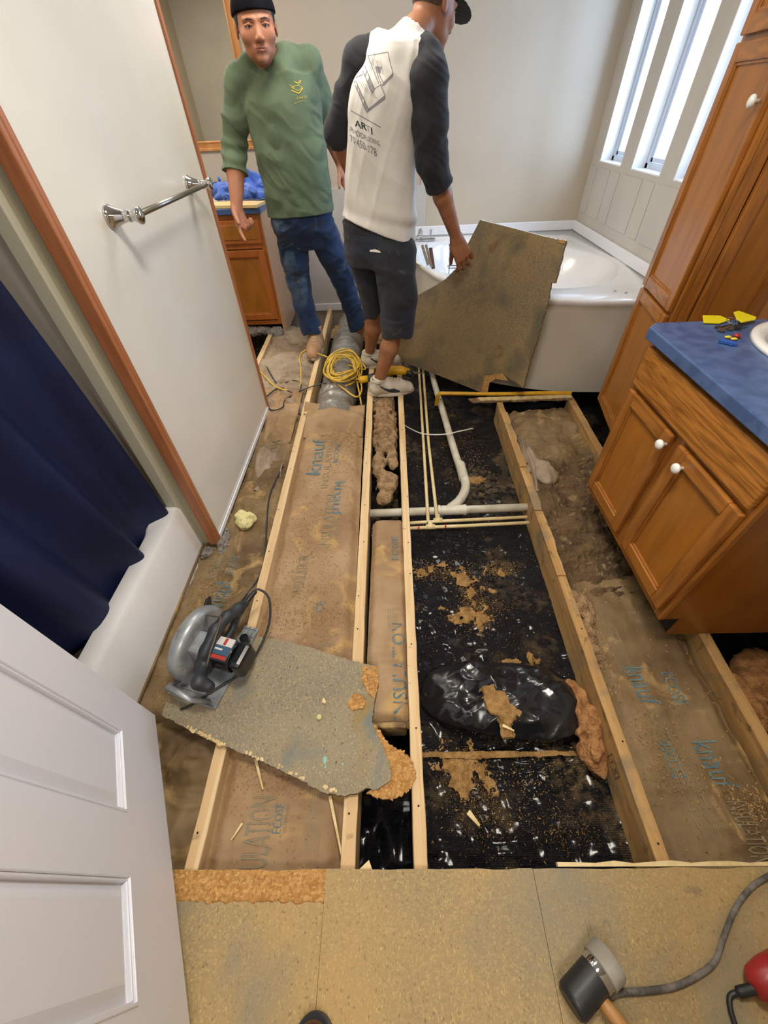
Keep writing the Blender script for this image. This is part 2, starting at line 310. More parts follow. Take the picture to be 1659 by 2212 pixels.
# woven black sheeting: weave relief and dried dust
def poly_mat():
    m = bpy.data.materials.new('black_woven_sheet'); m.use_nodes = True; N = m.node_tree.nodes; L = m.node_tree.links; b = N['Principled BSDF']
    tc = N.new('ShaderNodeTexCoord')
    def noi(s, d, dist, vs=(1, 1, 1)):
        mp = N.new('ShaderNodeMapping'); mp.inputs['Scale'].default_value = vs; L.new(tc.outputs['Object'], mp.inputs['Vector'])
        n = N.new('ShaderNodeTexNoise'); n.inputs['Scale'].default_value = s; n.inputs['Detail'].default_value = d; n.inputs['Distortion'].default_value = dist; L.new(mp.outputs[0], n.inputs['Vector']); return n.outputs['Fac']
    def ramp(src, lo, hi, a=0, c=1):
        r = N.new('ShaderNodeMapRange'); r.inputs['From Min'].default_value = lo; r.inputs['From Max'].default_value = hi; r.inputs['To Min'].default_value = a; r.inputs['To Max'].default_value = c; L.new(src, r.inputs['Value']); return r.outputs[0]
    def math_(op, a, c):
        x = N.new('ShaderNodeMath'); x.operation = op
        for i, v in enumerate((a, c)):
            if isinstance(v, float): x.inputs[i].default_value = v
            else: L.new(v, x.inputs[i])
        return x.outputs[0]
    big = ramp(noi(2.4, 3, .4), .50, .66); fine = ramp(noi(34, 9, .5), .42, .66)
    f = math_('MULTIPLY', big, fine); f2 = math_('MAXIMUM', math_('MULTIPLY', f, 0.85), ramp(noi(6, 10, .4), .60, .80, 0, .8))
    x = N.new('ShaderNodeMix'); x.data_type = 'RGBA'; L.new(f2, x.inputs[0]); x.inputs[6].default_value = srgb('1b1c21'); x.inputs[7].default_value = srgb('8d744e'); L.new(x.outputs[2], b.inputs['Base Color'])
    L.new(ramp(f2, 0, 1, .20, .9), b.inputs['Roughness']); b.inputs['Coat Weight'].default_value = .25; b.inputs['Coat Roughness'].default_value = .12
    w1 = N.new('ShaderNodeTexWave'); w1.inputs['Scale'].default_value = 60; L.new(tc.outputs['Object'], w1.inputs['Vector'])
    w2 = N.new('ShaderNodeTexWave'); w2.bands_direction = 'Y'; w2.inputs['Scale'].default_value = 60; L.new(tc.outputs['Object'], w2.inputs['Vector'])
    hgt = math_('ADD', math_('MULTIPLY', w1.outputs['Fac'], w2.outputs['Fac']), math_('ADD', math_('MULTIPLY', noi(45, 6, .5, (1, 2.5, 1)), 4.0), math_('MULTIPLY', noi(9, 4, 1.0, (1, 2.0, 1)), 7.0)))
    bp = N.new('ShaderNodeBump'); bp.inputs['Strength'].default_value = 1.0; bp.inputs['Distance'].default_value = .006; L.new(hgt, bp.inputs['Height']); L.new(bp.outputs[0], b.inputs['Normal'])
    return m
M['poly'] = poly_mat()
M['plastic_black'] = mat('crumpled_black_plastic', '131417', '1b1c20', rough=.22, sc=6, bump=.35, bsc=26, bdist=.006, dirt=[('6e5a3c', 9, .66, .8)], coat=.2)
mg = bpy.data.materials.new('window_glass'); mg.use_nodes = True
_n = mg.node_tree.nodes; _l = mg.node_tree.links; _n.remove(_n['Principled BSDF'])
_t = _n.new('ShaderNodeBsdfTransparent'); _g = _n.new('ShaderNodeBsdfGlossy'); _g.inputs['Roughness'].default_value = .02; _m = _n.new('ShaderNodeMixShader'); _m.inputs[0].default_value = .06
_l.new(_t.outputs[0], _m.inputs[1]); _l.new(_g.outputs[0], _m.inputs[2]); _l.new(_m.outputs[0], _n['Material Output'].inputs[0]); M['glass'] = mg
M['mirror'] = mat('mirror_silver', 'd9d9d3', rough=.02, metal=1)

# flat print laid on a surface
def flat_text(txt, size, sy=1.0, bold=0):
    cu = bpy.data.curves.new('t', 'FONT'); cu.body = txt; cu.size = size; cu.align_x = 'CENTER'; cu.align_y = 'CENTER'; cu.resolution_u = 2; cu.offset = bold*size
    o = bpy.data.objects.new('t', cu); C.objects.link(o); me = o.to_mesh()
    V = [(v.co.x, v.co.y*sy) for v in me.vertices]; F = [tuple(p.vertices) for p in me.polygons]
    o.to_mesh_clear(); bpy.data.objects.remove(o); bpy.data.curves.remove(cu); return V, F
def strokes(segs, wd):
    V = []; F = []
    for (x0, y0, x1, y1) in segs:
        n = max(1, int(math.hypot(x1-x0, y1-y0)/0.012)); L_ = math.hypot(x1-x0, y1-y0) or 1; nx, ny = -(y1-y0)/L_*wd/2, (x1-x0)/L_*wd/2
        for i in range(n+1):
            t = i/n; x = x0+(x1-x0)*t; y = y0+(y1-y0)*t; V += [(x+nx, y+ny), (x-nx, y-ny)]
            if i: k = len(V); F.append((k-4, k-3, k-1, k-2))
    return V, F
def fill(poly, step=.012):
    bm = nb(); vs = [bm.verts.new((x, y, 0)) for x, y in poly]; bm.faces.new(vs); bmesh.ops.triangulate(bm, faces=bm.faces)
    bmesh.ops.subdivide_edges(bm, edges=bm.edges, cuts=4, use_grid_fill=True); V = [(v.co.x, v.co.y) for v in bm.verts]; bm.verts.index_update(); F = [tuple(v.index for v in f.verts) for f in bm.faces]; bm.free(); return V, F
def bvh_of(o):
    dg = bpy.context.evaluated_depsgraph_get(); e = o.evaluated_get(dg); me = e.to_mesh(); b = BVHTree.FromPolygons([v.co.copy() for v in me.vertices], [tuple(p.vertices) for p in me.polygons]); e.to_mesh_clear(); return b
def lay(name, VF, o, u, v, d, bvh, m, parent, off=.0015, label=None):
    "project a flat print along d onto a surface"
    V, F = VF; u = Vector(u); v = Vector(v); d = Vector(d).normalized(); o = Vector(o); out = []; ok = []
    for x, y in V:
        p = o + u*x + v*y - d*0.25; h = bvh.ray_cast(p, d, 1.0)
        if h[0] is None: out.append(o + u*x + v*y); ok.append(False)
        else: out.append(h[0] - d*off); ok.append(True)
    F = [f for f in F if all(ok[i] for i in f) and max((out[i]-out[f[0]]).length for i in f) < .12]
    if F: return mk(name, ([tuple(p) for p in out], [], F), m, parent, label=label)

def lay_px(name, VF, bvh, m, parent, off=.0015, label=None):
    "print whose outline is given in photograph pixels, pressed onto the surface it lies on"
    V, F = VF; c = Vector(CAM.tolist()); out = []; ok = []
    for x, y in V:
        d = Vector(ray(x, y).tolist()).normalized(); h = bvh.ray_cast(c, d, 8.0)
        if h[0] is None: out.append(c); ok.append(False)
        else: out.append(h[0] - d*off); ok.append(True)
    F = [f for f in F if all(ok[i] for i in f) and max((out[i]-out[f[0]]).length for i in f) < .10]
    if F: return mk(name, ([tuple(p) for p in out], [], F), m, parent, label=label)
def aff(VF, o, u, v):
    V, F = VF; return [(o[0]+x*u[0]+y*v[0], o[1]+x*u[1]+y*v[1]) for x, y in V], F
def pxlines(pts, w, close=False, step=5):
    pts = list(pts)+([pts[0]] if close else []); V = []; F = []
    for (x0, y0), (x1, y1) in zip(pts, pts[1:]):
        L_ = math.hypot(x1-x0, y1-y0) or 1; n = max(1, int(L_/step)); nx, ny = -(y1-y0)/L_*w/2, (x1-x0)/L_*w/2
        for i in range(n+1):
            t = i/n; x = x0+(x1-x0)*t; y = y0+(y1-y0)*t; V += [(x+nx, y+ny), (x-nx, y-ny)]
            if i: k = len(V); F.append((k-4, k-3, k-1, k-2))
    return V, F

# ------------------------------------------------------------------ implicit surfaces (bodies, cloth)
class Field:
    def __init__(s, lo, hi, h):
        s.lo = np.array(lo, float); s.h = h; s.n = np.ceil((np.array(hi)-s.lo)/h).astype(int)+1
        s.F = np.full(tuple(s.n), .06, np.float32); s.k = .02
    def sub(s, lo, hi, pad):
        a = np.clip(np.floor((np.array(lo)-pad-s.lo)/s.h).astype(int), 0, s.n); b = np.clip(np.ceil((np.array(hi)+pad-s.lo)/s.h).astype(int)+1, 0, s.n)
        if (b <= a).any(): return None
        ax = [s.lo[i]+s.h*np.arange(a[i], b[i]) for i in range(3)]
        return tuple(slice(a[i], b[i]) for i in range(3)), np.meshgrid(*ax, indexing='ij')
    def put(s, lo, hi, fn, k=None, cut=False):
        k = s.k if k is None else k; q = s.sub(lo, hi, max(k, .02)+.02)
        if q is None: return s
        sl, (X, Y, Z) = q; d = fn(X, Y, Z).astype(np.float32); A = s.F[sl]
        if cut: d = -d; h = np.clip(.5-.5*(A-d)/max(k, 1e-5), 0, 1); s.F[sl] = A*(1-h)+d*h + k*h*(1-h)
        else: h = np.clip(.5+.5*(A-d)/max(k, 1e-5), 0, 1); s.F[sl] = A*(1-h)+d*h - k*h*(1-h)
        return s
    def cone(s, a, b, ra, rb, k=None, cut=False, flat=None):
        a = np.array(a, float); b = np.array(b, float); r = max(ra, rb)
        def fn(X, Y, Z):
            ab = b-a; L2 = max(ab@ab, 1e-9); px, py, pz = X-a[0], Y-a[1], Z-a[2]
            t = np.clip((px*ab[0]+py*ab[1]+pz*ab[2])/L2, 0, 1); qx, qy, qz = px-ab[0]*t, py-ab[1]*t, pz-ab[2]*t
            if flat is not None:
                n, f = flat; e = qx*n[0]+qy*n[1]+qz*n[2]; return (np.sqrt(qx*qx+qy*qy+qz*qz+e*e*(f*f-1))-(ra+(rb-ra)*t))*(1/ max(1, .6*f))
            return np.sqrt(qx*qx+qy*qy+qz*qz)-(ra+(rb-ra)*t)
        return s.put(np.minimum(a, b)-r, np.maximum(a, b)+r, fn, k, cut)
    def chain(s, pts, rs, k=None, **kw):
        for i in range(len(pts)-1): s.cone(pts[i], pts[i+1], rs[i], rs[i+1], k, **kw)
        return s
    def ell(s, c, axes, r, k=None, cut=False):
        c = np.array(c, float); A = np.array([np.array(a)/np.linalg.norm(a) for a in axes]); r = np.array(r, float)
        def fn(X, Y, Z):
            p = [X-c[0], Y-c[1], Z-c[2]]; l = [p[0]*A[i][0]+p[1]*A[i][1]+p[2]*A[i][2] for i in range(3)]
            k0 = np.sqrt(sum((l[i]/r[i])**2 for i in range(3))); k1 = np.sqrt(sum((l[i]/r[i]**2)**2 for i in range(3)))
            return k0*(k0-1)/np.maximum(k1, 1e-6)
        return s.put(c-r.max(), c+r.max(), fn, k, cut)
    def loft(s, secs, R, F, k=None, e=2.3):
        "sections (centre xyz, half width along R, half depth along F), stacked in z from low to high"
        secs = sorted(secs, key=lambda q: q[0][2]); zs = np.array([q[0][2] for q in secs]); cx = [q[0][0] for q in secs]; cy = [q[0][1] for q in secs]; aa = [q[1] for q in secs]; bb = [q[2] for q in secs]
        zz = np.linspace(zs[0], zs[-1], 60)
        def sm(v):
            y = np.interp(zz, zs, v); y = np.convolve(np.pad(y, 4, 'edge'), np.ones(9)/9, 'valid'); return y
        CX, CY, A_, B_ = sm(cx), sm(cy), sm(aa), sm(bb); m = max(max(aa), max(bb))
        def fn(X, Y, Z):
            x = X-np.interp(Z, zz, CX); y = Y-np.interp(Z, zz, CY); a = np.interp(Z, zz, A_); b = np.interp(Z, zz, B_)
            u = np.abs(x*R[0]+y*R[1])/a; v = np.abs(x*F[0]+y*F[1])/b; q = (u**e+v**e)**(1/e); d = (q-1)*np.minimum(a, b)*.9
            return np.maximum(d, np.maximum(zs[0]-Z, Z-zs[-1]))
        c = np.array([[q[0][0], q[0][1], q[0][2]] for q in secs]); lo = c.min(0)-[m, m, 0]; hi = c.max(0)+[m, m, 0]
        return s.put(lo, hi, fn, k)
    def plane_cut(s, p, n):
        "remove everything on the side the normal points to"
        n = np.array(n, float); n /= np.linalg.norm(n); ax = [s.lo[i]+s.h*np.arange(s.n[i]) for i in range(3)]; X, Y, Z = np.meshgrid(*ax, indexing='ij', sparse=True)
        s.F = np.maximum(s.F, ((X-p[0])*n[0]+(Y-p[1])*n[1]+(Z-p[2])*n[2]).astype(np.float32)); return s
    def grid(s):
        ax = [s.lo[i]+s.h*np.arange(s.n[i]) for i in range(3)]; return np.meshgrid(*ax, indexing='ij', sparse=True)
    def mesh(s):
        F = s.F; F = F.copy()
        for a in range(3):
            sl = [slice(None)]*3; sl[a] = 0; F[tuple(sl)] = .06; sl[a] = -1; F[tuple(sl)] = .06
        I = F < 0; n = np.array(F.shape)-1
        c = np.zeros(n, np.uint8)
        for dx in (0, 1):
            for dy in (0, 1):
                for dz in (0, 1): c += I[dx:dx+n[0], dy:dy+n[1], dz:dz+n[2]]
        act = np.argwhere((c > 0) & (c < 8)); idx = np.full(n, -1, np.int64); idx[tuple(act.T)] = np.arange(len(act))
        acc = np.zeros((len(act), 3)); cnt = np.zeros(len(act)); cor = [(i, j, k) for i in (0, 1) for j in (0, 1) for k in (0, 1)]
        val = {q: F[act[:, 0]+q[0], act[:, 1]+q[1], act[:, 2]+q[2]] for q in cor}
        for q in cor:
            for ax in range(3):
                if q[ax]: continue
                q2 = list(q); q2[ax] = 1; q2 = tuple(q2); a, b = val[q], val[q2]; m = (a < 0) != (b < 0); t = np.where(m, a/np.where(m, a-b, 1), 0)
                p = np.zeros((len(act), 3)) + np.array(q); p[:, ax] = t; acc[m] += p[m]; cnt[m] += 1
        V = (acc/cnt[:, None]+act)*s.h+s.lo; Q = []
        for ax in range(3):
            o1, o2 = [(1, 2), (2, 0), (0, 1)][ax]; a = I; sl0 = [slice(1, -1)]*3; sl1 = [slice(1, -1)]*3; sl0[ax] = slice(0, -1); sl1[ax] = slice(1, None)
            e = a[tuple(sl0)] != a[tuple(sl1)]; w_ = np.argwhere(e); w_ = w_ + np.array([0 if i == ax else 1 for i in range(3)])
            flip = a[tuple(w_.T)]
            def cell(d1, d2): t = w_.copy(); t[:, o1] -= d1; t[:, o2] -= d2; return idx[tuple(t.T)]
            q = np.stack([cell(1, 1), cell(0, 1), cell(0, 0), cell(1, 0)], -1); q[~flip] = q[~flip][:, ::-1]; Q.append(q)
        Q = np.concatenate(Q); Q = Q[(Q >= 0).all(1)]; return V, Q
    def build(s, name, m, parent=None, **k):
        V, Q = s.mesh(); return mk(name, (V.tolist(), [], Q.tolist()), m, parent, smooth=True, **k)
#@@STRUCTURE
# ------------------------------------------------------------------ setting
def struct(name, bm, m, parent=None, **k):
    o = mk(name, bm, m, parent, **k); o['kind'] = 'structure'; return o
XW, YB, HC = 1.67, 4.25, 2.44
struct('ground_1', box(nb(), (-3.2, -2.2, -.62), (2.4, 5.0, -.6)), M['dark'])
struct('wall_back', box(nb(), (-3.0, YB, -.6), (2.2, YB+.12, HC)), M['wall'])
cl = struct('ceiling', box(nb(), (-3.0, -2.0, HC), (2.2, 4.4, HC+.1)), M['ceil'])
struct('wall_left', box(nb(), (-2.52, -2.0, -.6), (-2.4, 4.3, HC)), M['wall'])
# front wall with the doorway the photograph is taken from, and the hall behind it
bm = nb(); box(bm, (-2.4, -.46, -.6), (-.48, -.34, HC)); box(bm, (.36, -.46, -.6), (XW, -.34, HC)); box(bm, (-.48, -.46, 2.05), (.36, -.34, HC))
struct('wall_front', bm, M['wall'])
struct('wall_hall', box(nb(), (-2.4, -2.1, -.6), (2.0, -2.0, HC)), M['wall'])
# right wall with three tall deep slit windows
WZ0, WZ1 = 1.03, 2.18
WY = [(3.70, 4.08), (3.135, 3.53), (2.57, 2.97)]
bm = nb(); T = .14
box(bm, (XW, -2.0, -.6), (XW+T, 4.4, WZ0)); box(bm, (XW, -2.0, WZ1), (XW+T, 4.4, HC))
ys = [-2.0] + [v for a in sorted(WY) for v in a] + [4.4]
for i in range(0, len(ys), 2): box(bm, (XW, ys[i], WZ0), (XW+T, ys[i+1], WZ1))
wr = struct('wall_right', bm, M['wall_grey'])
for (y0, y1) in [(2.0, 2.50), (2.56, 2.66), (2.72, 3.10), (3.15, 3.26), (3.32, 3.62), (3.67, 3.78), (3.84, 4.06), (4.10, 4.235)]:
    struct('wall_board', box(nb(), (XW-.005, y0, .70), (XW, y1, 1.0)), M['wall_grey'], wr, bevel=.0015)
for i, (y0, y1) in enumerate(WY):
    bm = nb(); X0, X1 = XW+.085, XW+.125; f = .035
    for (a, b, c, d) in ((y0, y0+f, WZ0, WZ1), (y1-f, y1, WZ0, WZ1), (y0, y1, WZ0, WZ0+f), (y0, y1, WZ1-f, WZ1)): box(bm, (X0, a, c), (X1, b, d))
    wn = struct('window_%d' % (i+1), bm, M['vinyl'], bevel=.003)
    bm = nb(); f2 = .024; a0, a1, c0, c1 = y0+f+.004, y1-f-.004, WZ0+f+.004, WZ1-f-.004
    for (a, b, c, d) in ((a0, a0+f2, c0, c1), (a1-f2, a1, c0, c1), (a0, a1, c0, c0+f2), (a0, a1, c1-f2, c1)): box(bm, (X0+.008, a, c), (X1-.008, b, d))
    mk('sash', bm, M['vinyl'], wn, bevel=.002)
    mk('pane', box(nb(), (X0+.018, a0+f2, c0+f2), (X0+.021, a1-f2, c1-f2)), M['glass'], wn)
    bm = nb()
    box(bm, (XW-.004, y0-.001, WZ0-.002), (XW+.085, y1+.001, WZ0+.008)); box(bm, (XW-.002, y0-.001, WZ0), (XW+.085, y0+.006, WZ1)); box(bm, (XW-.002, y1-.006, WZ0), (XW+.085, y1+.001, WZ1))
    mk('reveal_lining', bm, M['whitetrim'], wn, bevel=.004)
# low plain panel and skirting on the back wall
struct('trim_1', box(nb(), (-.95, YB-.012, .012), (.30, YB, .92)), M['wall_grey'])
struct('trim_2', box(nb(), (.30, YB-.008, .6), (.345, YB, 2.4)), M['wall_grey'])
struct('baseboard_back', box(nb(), (-.95, YB-.028, -.03), (.3, YB-.012, .035)), M['whitetrim'], bevel=.004)
# stub wall on the left, its wooden corner strips and the tub alcove
sw = struct('wall_middle', box(nb(), (-.905, 1.19, -.002), (-.825, 2.345, HC)), M['stub'])
struct('wall_end', box(nb(), (-.904, 1.185, -.01), (-.83, 1.19, HC)), M['stub_edge_shaded'])
bm = nb(); box(bm, (-.858, 1.168, -.005), (-.812, 1.185, HC)); box(bm, (-.825, 1.185, -.005), (-.812, 1.205, HC))
struct('trim_3', bm, M['orangetrim'], bevel=.004)
struct('trim_4', box(nb(), (-.83, 2.335, -.005), (-.815, 2.36, HC)), M['orangetrim'], bevel=.003)
struct('trim_5', box(nb(), (-.948, 1.160, -.02), (-.900, 1.19, HC)), M['grey_trim'], bevel=.004)
struct('trim_6', box(nb(), (-.823, 1.205, -.004), (-.817, 2.335, .018)), M['whitetrim'])
al = struct('wall_alcove', box(nb(), (-2.4, 1.175, -.3), (-.945, 1.25, HC)), M['wall_grey'])
struct('wall_tub_side', box(nb(), (-1.75, -.34, -.3), (-1.68, 1.18, HC)), M['wall_grey'])

# the cut-off sub-floor in front: chipboard sheets with a pale torn strip
fl = struct('floor', box(nb(), (-2.4, -2.0, -.019), (2.0, -.40, -.001)), M['chip_floor'])
def ragged(x0, x1, y, amp, n, seed):
    r = random.Random(seed); return [(x0+(x1-x0)*i/n, y+r.uniform(-amp, amp)) for i in range(n+1)]
def board(name, pts, z0, z1, m, parent=None, **k): return mk(name, prism(nb(), pts, z0, z1), m, parent, **k)
e1 = ragged(1.672, .335, .046, .002, 30, 1); e2 = ragged(.333, -.197, .045, .0015, 16, 2)
board('floor_sheet', [(-.196, -.40), (.334, -.40), (.334, .044)] + e2, -.0, .016, M['chip_floor'], fl)
board('floor_sheet', [(.335, -.40), (1.66, -.40)] + e1, -.0, .0162, M['chip_floor'], fl)
board('floor_sheet', [(-.90, -.40), (-.1975, -.40), (-.1975, -.014)] + ragged(-.1975, -.90, -.016, .004, 60, 3), .0092, .0158, M['chip_floor'], fl)
board('floor_sheet', [(-.90, -.40), (-.1975, -.40), (-.1975, .045)] + ragged(-.2, -.90, .045, .002, 20, 6), -.0, .009, M['chip_raw'], fl, label='raw orange torn strip of chipboard')
mk('floor_edge_strip', prism(nb(), [(.40, .049)] + ragged(.40, 1.66, .058, .003, 26, 9) + [(1.66, .049)], .002, .0175), M['flake_l'], fl, label='thin pale splintered strip along the cut')

# ------------------------------------------------------------------ open floor: joists
def joist(label, x0, x1, y0, y1, w, m, dz=0, deep=.14, seed=0):
    bm = nb(); r = random.Random(seed); n = max(4, int((y1-y0)/.06)); R = []
    for i in range(n+1):
        t = i/n; x = x0+(x1-x0)*t; y = y0+(y1-y0)*t; a = r.uniform(-.0012, .0012); b = r.uniform(-.0012, .0012)
        R.append([bm.verts.new(p) for p in ((x+a, y, dz-deep), (x+w+b, y, dz-deep), (x+w+b, y, dz-.002), (x+w-.002+b, y, dz), (x+.002+a, y, dz), (x+a, y, dz-.002))])
    for i in range(n):
        for k in range(6): bm.faces.new((R[i][k], R[i][(k+1) % 6], R[i+1][(k+1) % 6], R[i+1][k]))
    bm.faces.new(R[0][::-1]); bm.faces.new(R[-1])
    return tag(mk('floor_joist', bm, m), label, 'joist', 'floor joists')
J0 = joist('short pale joist end left of the tan boot by the far vanity', -1.07, -1.09, 2.75, 4.2, .038, M['lumber'], seed=1)
J1 = joist('pale wooden joist just right of the circular saw', -.577, -.60, -.3, 4.2, .038, M['lumber'], seed=2)
J2 = joist('pale wooden joist under the middle of the loose chipboard', -.164, -.158, -.3, 4.2, .040, M['lumber'], seed=3)
J3 = joist('pale wooden joist along the left side of the black sheeting', .029, .056, -.3, 2.95, .036, M['lumber'], seed=4)
J4 = joist('stained wide joist along the right side of the black sheeting', .655, .703, -.3, 2.33, .036, M['lumber2'], seed=5)
J5 = joist('dirty joist running under the front corner of the vanity', 1.075, 1.175, -.3, 2.36, .04, M['lumber2'], seed=6)
J6 = joist('dark joist under the vanity by the right wall', 1.52, 1.54, -.3, 2.36, .038, M['lumber2'], seed=7)
b4 = bvh_of(J4)
lay('grade_stamp', strokes([(-.03, -.018, .03, -.018), (-.03, .018, .03, .018), (-.03, -.018, -.03, .018), (.03, -.018, .03, .018), (-.02, -.01, -.005, .01), (-.02, .01, -.005, -.01), (.005, 0, .022, 0), (.012, -.01, .012, .01)], .003), P(1326, 1655, X=.665), (0, 1, 0), (0, 0, 1), (1, 0, 0), b4, M['stamp'], J4)
# broken top shelf of decay on the stained joist
bm = nb(); r = random.Random(4)
for (ya, yb_) in ((.95, 1.32), (1.33, 1.62), (1.66, 2.2)):
    prism(bm, [(.655+.02*ya, ya)] + [(.690+.02*(ya+(yb_-ya)*i/12)+r.uniform(0, .009), ya+(yb_-ya)*i/12) for i in range(13)] + [(.655+.02*yb_, yb_)], .0, .007)
mk('rotten_splinter_layer', bm, M['lumber2'], J4)
# nail heads
for J, xs in ((J1, -.56), (J2, -.145), (J3, .05), (J4, .68)):
    bm = nb()
    for i in range(9):
        y = .15+i*.26+random.uniform(-.08, .08); x = xs + {J1: -.006*y, J2: .001*y, J3: .012*y, J4: .02*y}[J] + random.uniform(-.008, .008)
        lathe(bm, [(.0025, 0), (.003, .0016), (.001, .002)], 6, Matrix.Translation((x, y, .0)))
    mk('nail_heads', bm, M['dark'], J, kind='stuff')

# ------------------------------------------------------------------ black sheeting and insulation
def bag(y): return np.exp(-((y-.50)/.14)**2)
def polyh(X, Y):
    z = -.150 - .022*np.sin((X-.05)/.62*math.pi) + .012*fbm(X*3, Y*3, 1.5) + .007*ridge(X*5, Y*14, 2.2)+.004*ridge(X*16+Y*6, Y*9, 4.0)
    z = z - .05*np.exp(-((Y-.345)/.018)**2)*0 + .010*np.exp(-((Y-.33-.02*np.sin(X*9))/.012)**2)
    return z
sheet = tag(hfield('sheeting', .068, .70, -.3, 4.2, .008, polyh, M['poly'], xoff=lambda X, Y: .02*(Y)*(X-.07)), 'black woven sheeting sagging between the joists beneath the white drain pipe', 'sheeting')
low = tag(hfield('sheeting', -.20, .03, -.3, 4.2, .015, lambda X, Y: -.24+.02*fbm(X*6, Y*6, 3.3)+.01*ridge(X*14, Y*10, 6.), M['poly']), 'dark sheeting deep in the narrow gap below the torn chipboard end', 'sheeting')
tag(hfield('sheeting', -2.3, -.62, 2.3, 4.2, .03, lambda X, Y: -.22+.03*fbm(X*4, Y*4, 1.3), M['poly']), 'dark sheeting under the far vanity', 'sheeting')
tag(hfield('sheeting', -.6, -.17, 2.1, 4.2, .02, lambda X, Y: -.26+.03*fbm(X*5, Y*5, 7.3), M['poly']), 'dark sheeting under the silver duct', 'sheeting')
tag(hfield('sheeting', 1.12, 1.66, -.3, 4.2, .03, lambda X, Y: -.25+.03*fbm(X*5, Y*5, 9.3), M['poly']), 'black sheeting in the hole to the right of the vanity', 'sheeting')
tag(hfield('sheeting', .74, 1.2, 2.2, 4.2, .03, lambda X, Y: -.2+.03*fbm(X*5, Y*5, 11.3), M['poly']), 'dark sheeting under the tub front', 'sheeting')
# crumpled bulge of plastic
def bulge(X, Y):
    u = (X-.385)/.28; v = (Y-.50+.10*(X-.4))/.125; e = np.clip(1-(np.abs(u)**2.6+np.abs(v)**2.6), -.35, 1)
    return -.165+.080*np.sqrt(np.clip(e+.35, 0, 2)) + .022*ridge(X*4+Y*4, Y*6.5-X*3, 2.7, 2)+.007*ridge(X*9+Y*8, Y*13-X*9, 8.1, 2)+.018*fbm(X*4, Y*4, 4, 2)
tag(hfield('plastic_bag', .085, .672, .33, .69, .004, bulge, M['plastic_black'], mask=lambda X, Y: 1.1-(np.abs((X-.385)/.29)**2.6+np.abs((Y-.505+.10*(X-.4))/.13)**2.6)-.12*fbm(X*8, Y*8, 2.2), thick=.003), 'crumpled glossy black plastic bulging up on the sheeting', 'plastic')
def pil(name, label, lohi, blobs, m, h=.006, amp=.020, fr=26, cat='insulation', k=.02, seed=0.):
    f = Field(lohi[0], lohi[1], h); f.k = k
    for c, r in blobs: f.ell(c, ((1, 0, 0), (0, 1, 0), (0, 0, 1)), r)
    X, Y, Z = f.grid(); X, Y, Z = np.broadcast_arrays(X, Y, Z); f.F = f.F + (amp*.6*fbm(X*fr+seed, Y*fr, Z*fr, 4)-amp*.55*ridge(X*fr*.9+seed, Y*fr*.45, Z*fr*.9, 3)).astype(np.float32)
    return tag(f.build(name, m), label, cat)
# kraft-faced batts
def batt(label, x0, x1, y0, y1, zt, seed, m, cut=0, step=.008, cat='insulation', skew=0, amp=1.0):
    "a paper-faced blanket: domed between its stapled flanges, creased"
    def h(X, Y):
        t = (X-x0)/(x1-x0); dome = np.clip(np.minimum(t, 1-t)/.13, 0, 1); dome = dome*dome*(3-2*dome)
        z = zt + .026*dome + amp*.006*fbm(X*7+seed, Y*5, seed) + amp*.0055*ridge(X*6+seed, Y*17, seed, 3) + amp*.003*ridge(X*19, Y*12, seed+3)
        ends = np.clip(np.minimum((Y-y0), (y1-Y))/.05, 0, 1); return z - .05*(1-ends)**2
    return tag(hfield('insulation_batt', x0, x1, y0, y1, step, h, m, xoff=(lambda X, Y: skew*Y) if skew else None), label, cat)
bB = batt('brown paper faced insulation batt between the two left joists', -.548, -.160, -.3, 2.36, -.062, 1.7, M['kraft'], skew=-.009)
bA = batt('wrinkled paper faced insulation batt behind the circular saw along the bathtub', -.94, -.575, .42, 2.35, -.060, 5.2, M['kraft_dirty'], amp=2.0)
bA2 = batt('brown paper faced batt sunk beside the open white door', -.98, -.60, -.3, .52, -.10, 8.4, M['kraft_dirty'], amp=3.0)
bC = batt('narrow paper faced batt tucked in the slim gap between two joists', -.118, .034, .40, 1.33, -.045, 3.1, M['kraft'], skew=.012, amp=1.3)
bE = batt('dirty paper faced batt in the bay in front of the vanity', .70, 1.075, -.3, 1.0, -.075, 6.6, M['kraft_dirty'], skew=.03, amp=1.2)
bE2 = batt('dirty paper faced batt at the far end of the right bay', .735, 1.165, 1.75, 2.34, -.09, 9.6, M['kraft_dirty'], skew=.02, amp=2.5)
batt('grey dusty paper faced batt under the pointing man and beside his boot', -1.045, -.605, 2.38, 3.75, -.05, 2.9, M['kraft_grey'], amp=3.2)
mk('batt_edge', box(nb(), (-.112, .39, -.13), (.028, .41, -.03)), M['kraft_dirty'], bC, bevel=.008)
# the curled end flap by the duct, torn flaps
def flap(label, pts, m, t=.003, seed=1., amp=.02):
    a, b, c, d = [Vector(p) for p in pts]; n = 26; V = []; F = []
    for i in range(n+1):
        for j in range(n+1):
            u, v = i/n, j/n; p = a.lerp(b, u).lerp(d.lerp(c, u), v); q = float(amp*fbm(np.array([u*3.5+seed]), np.array([v*3.5]), seed)[0]); p = p + Vector((0, 0, q + .02*math.sin(v*3.1)*math.sin(u*3.1))); V.append(tuple(p))
            if i and j: k = len(V)-1; F.append((k, k-1, k-n-2, k-n-1))
    o = mk('paper_flap', (V, [], F), m, smooth=True); s = o.modifiers.new('thickness', 'SOLIDIFY'); s.thickness = t; return tag(o, label, 'paper')
flap('curled brown paper end of the batt in front of the silver duct', ((-.565, 2.05, -.03), (-.18, 2.05, -.035), (-.17, 2.36, .0), (-.575, 2.38, .01)), M['kraft'], seed=3.3)
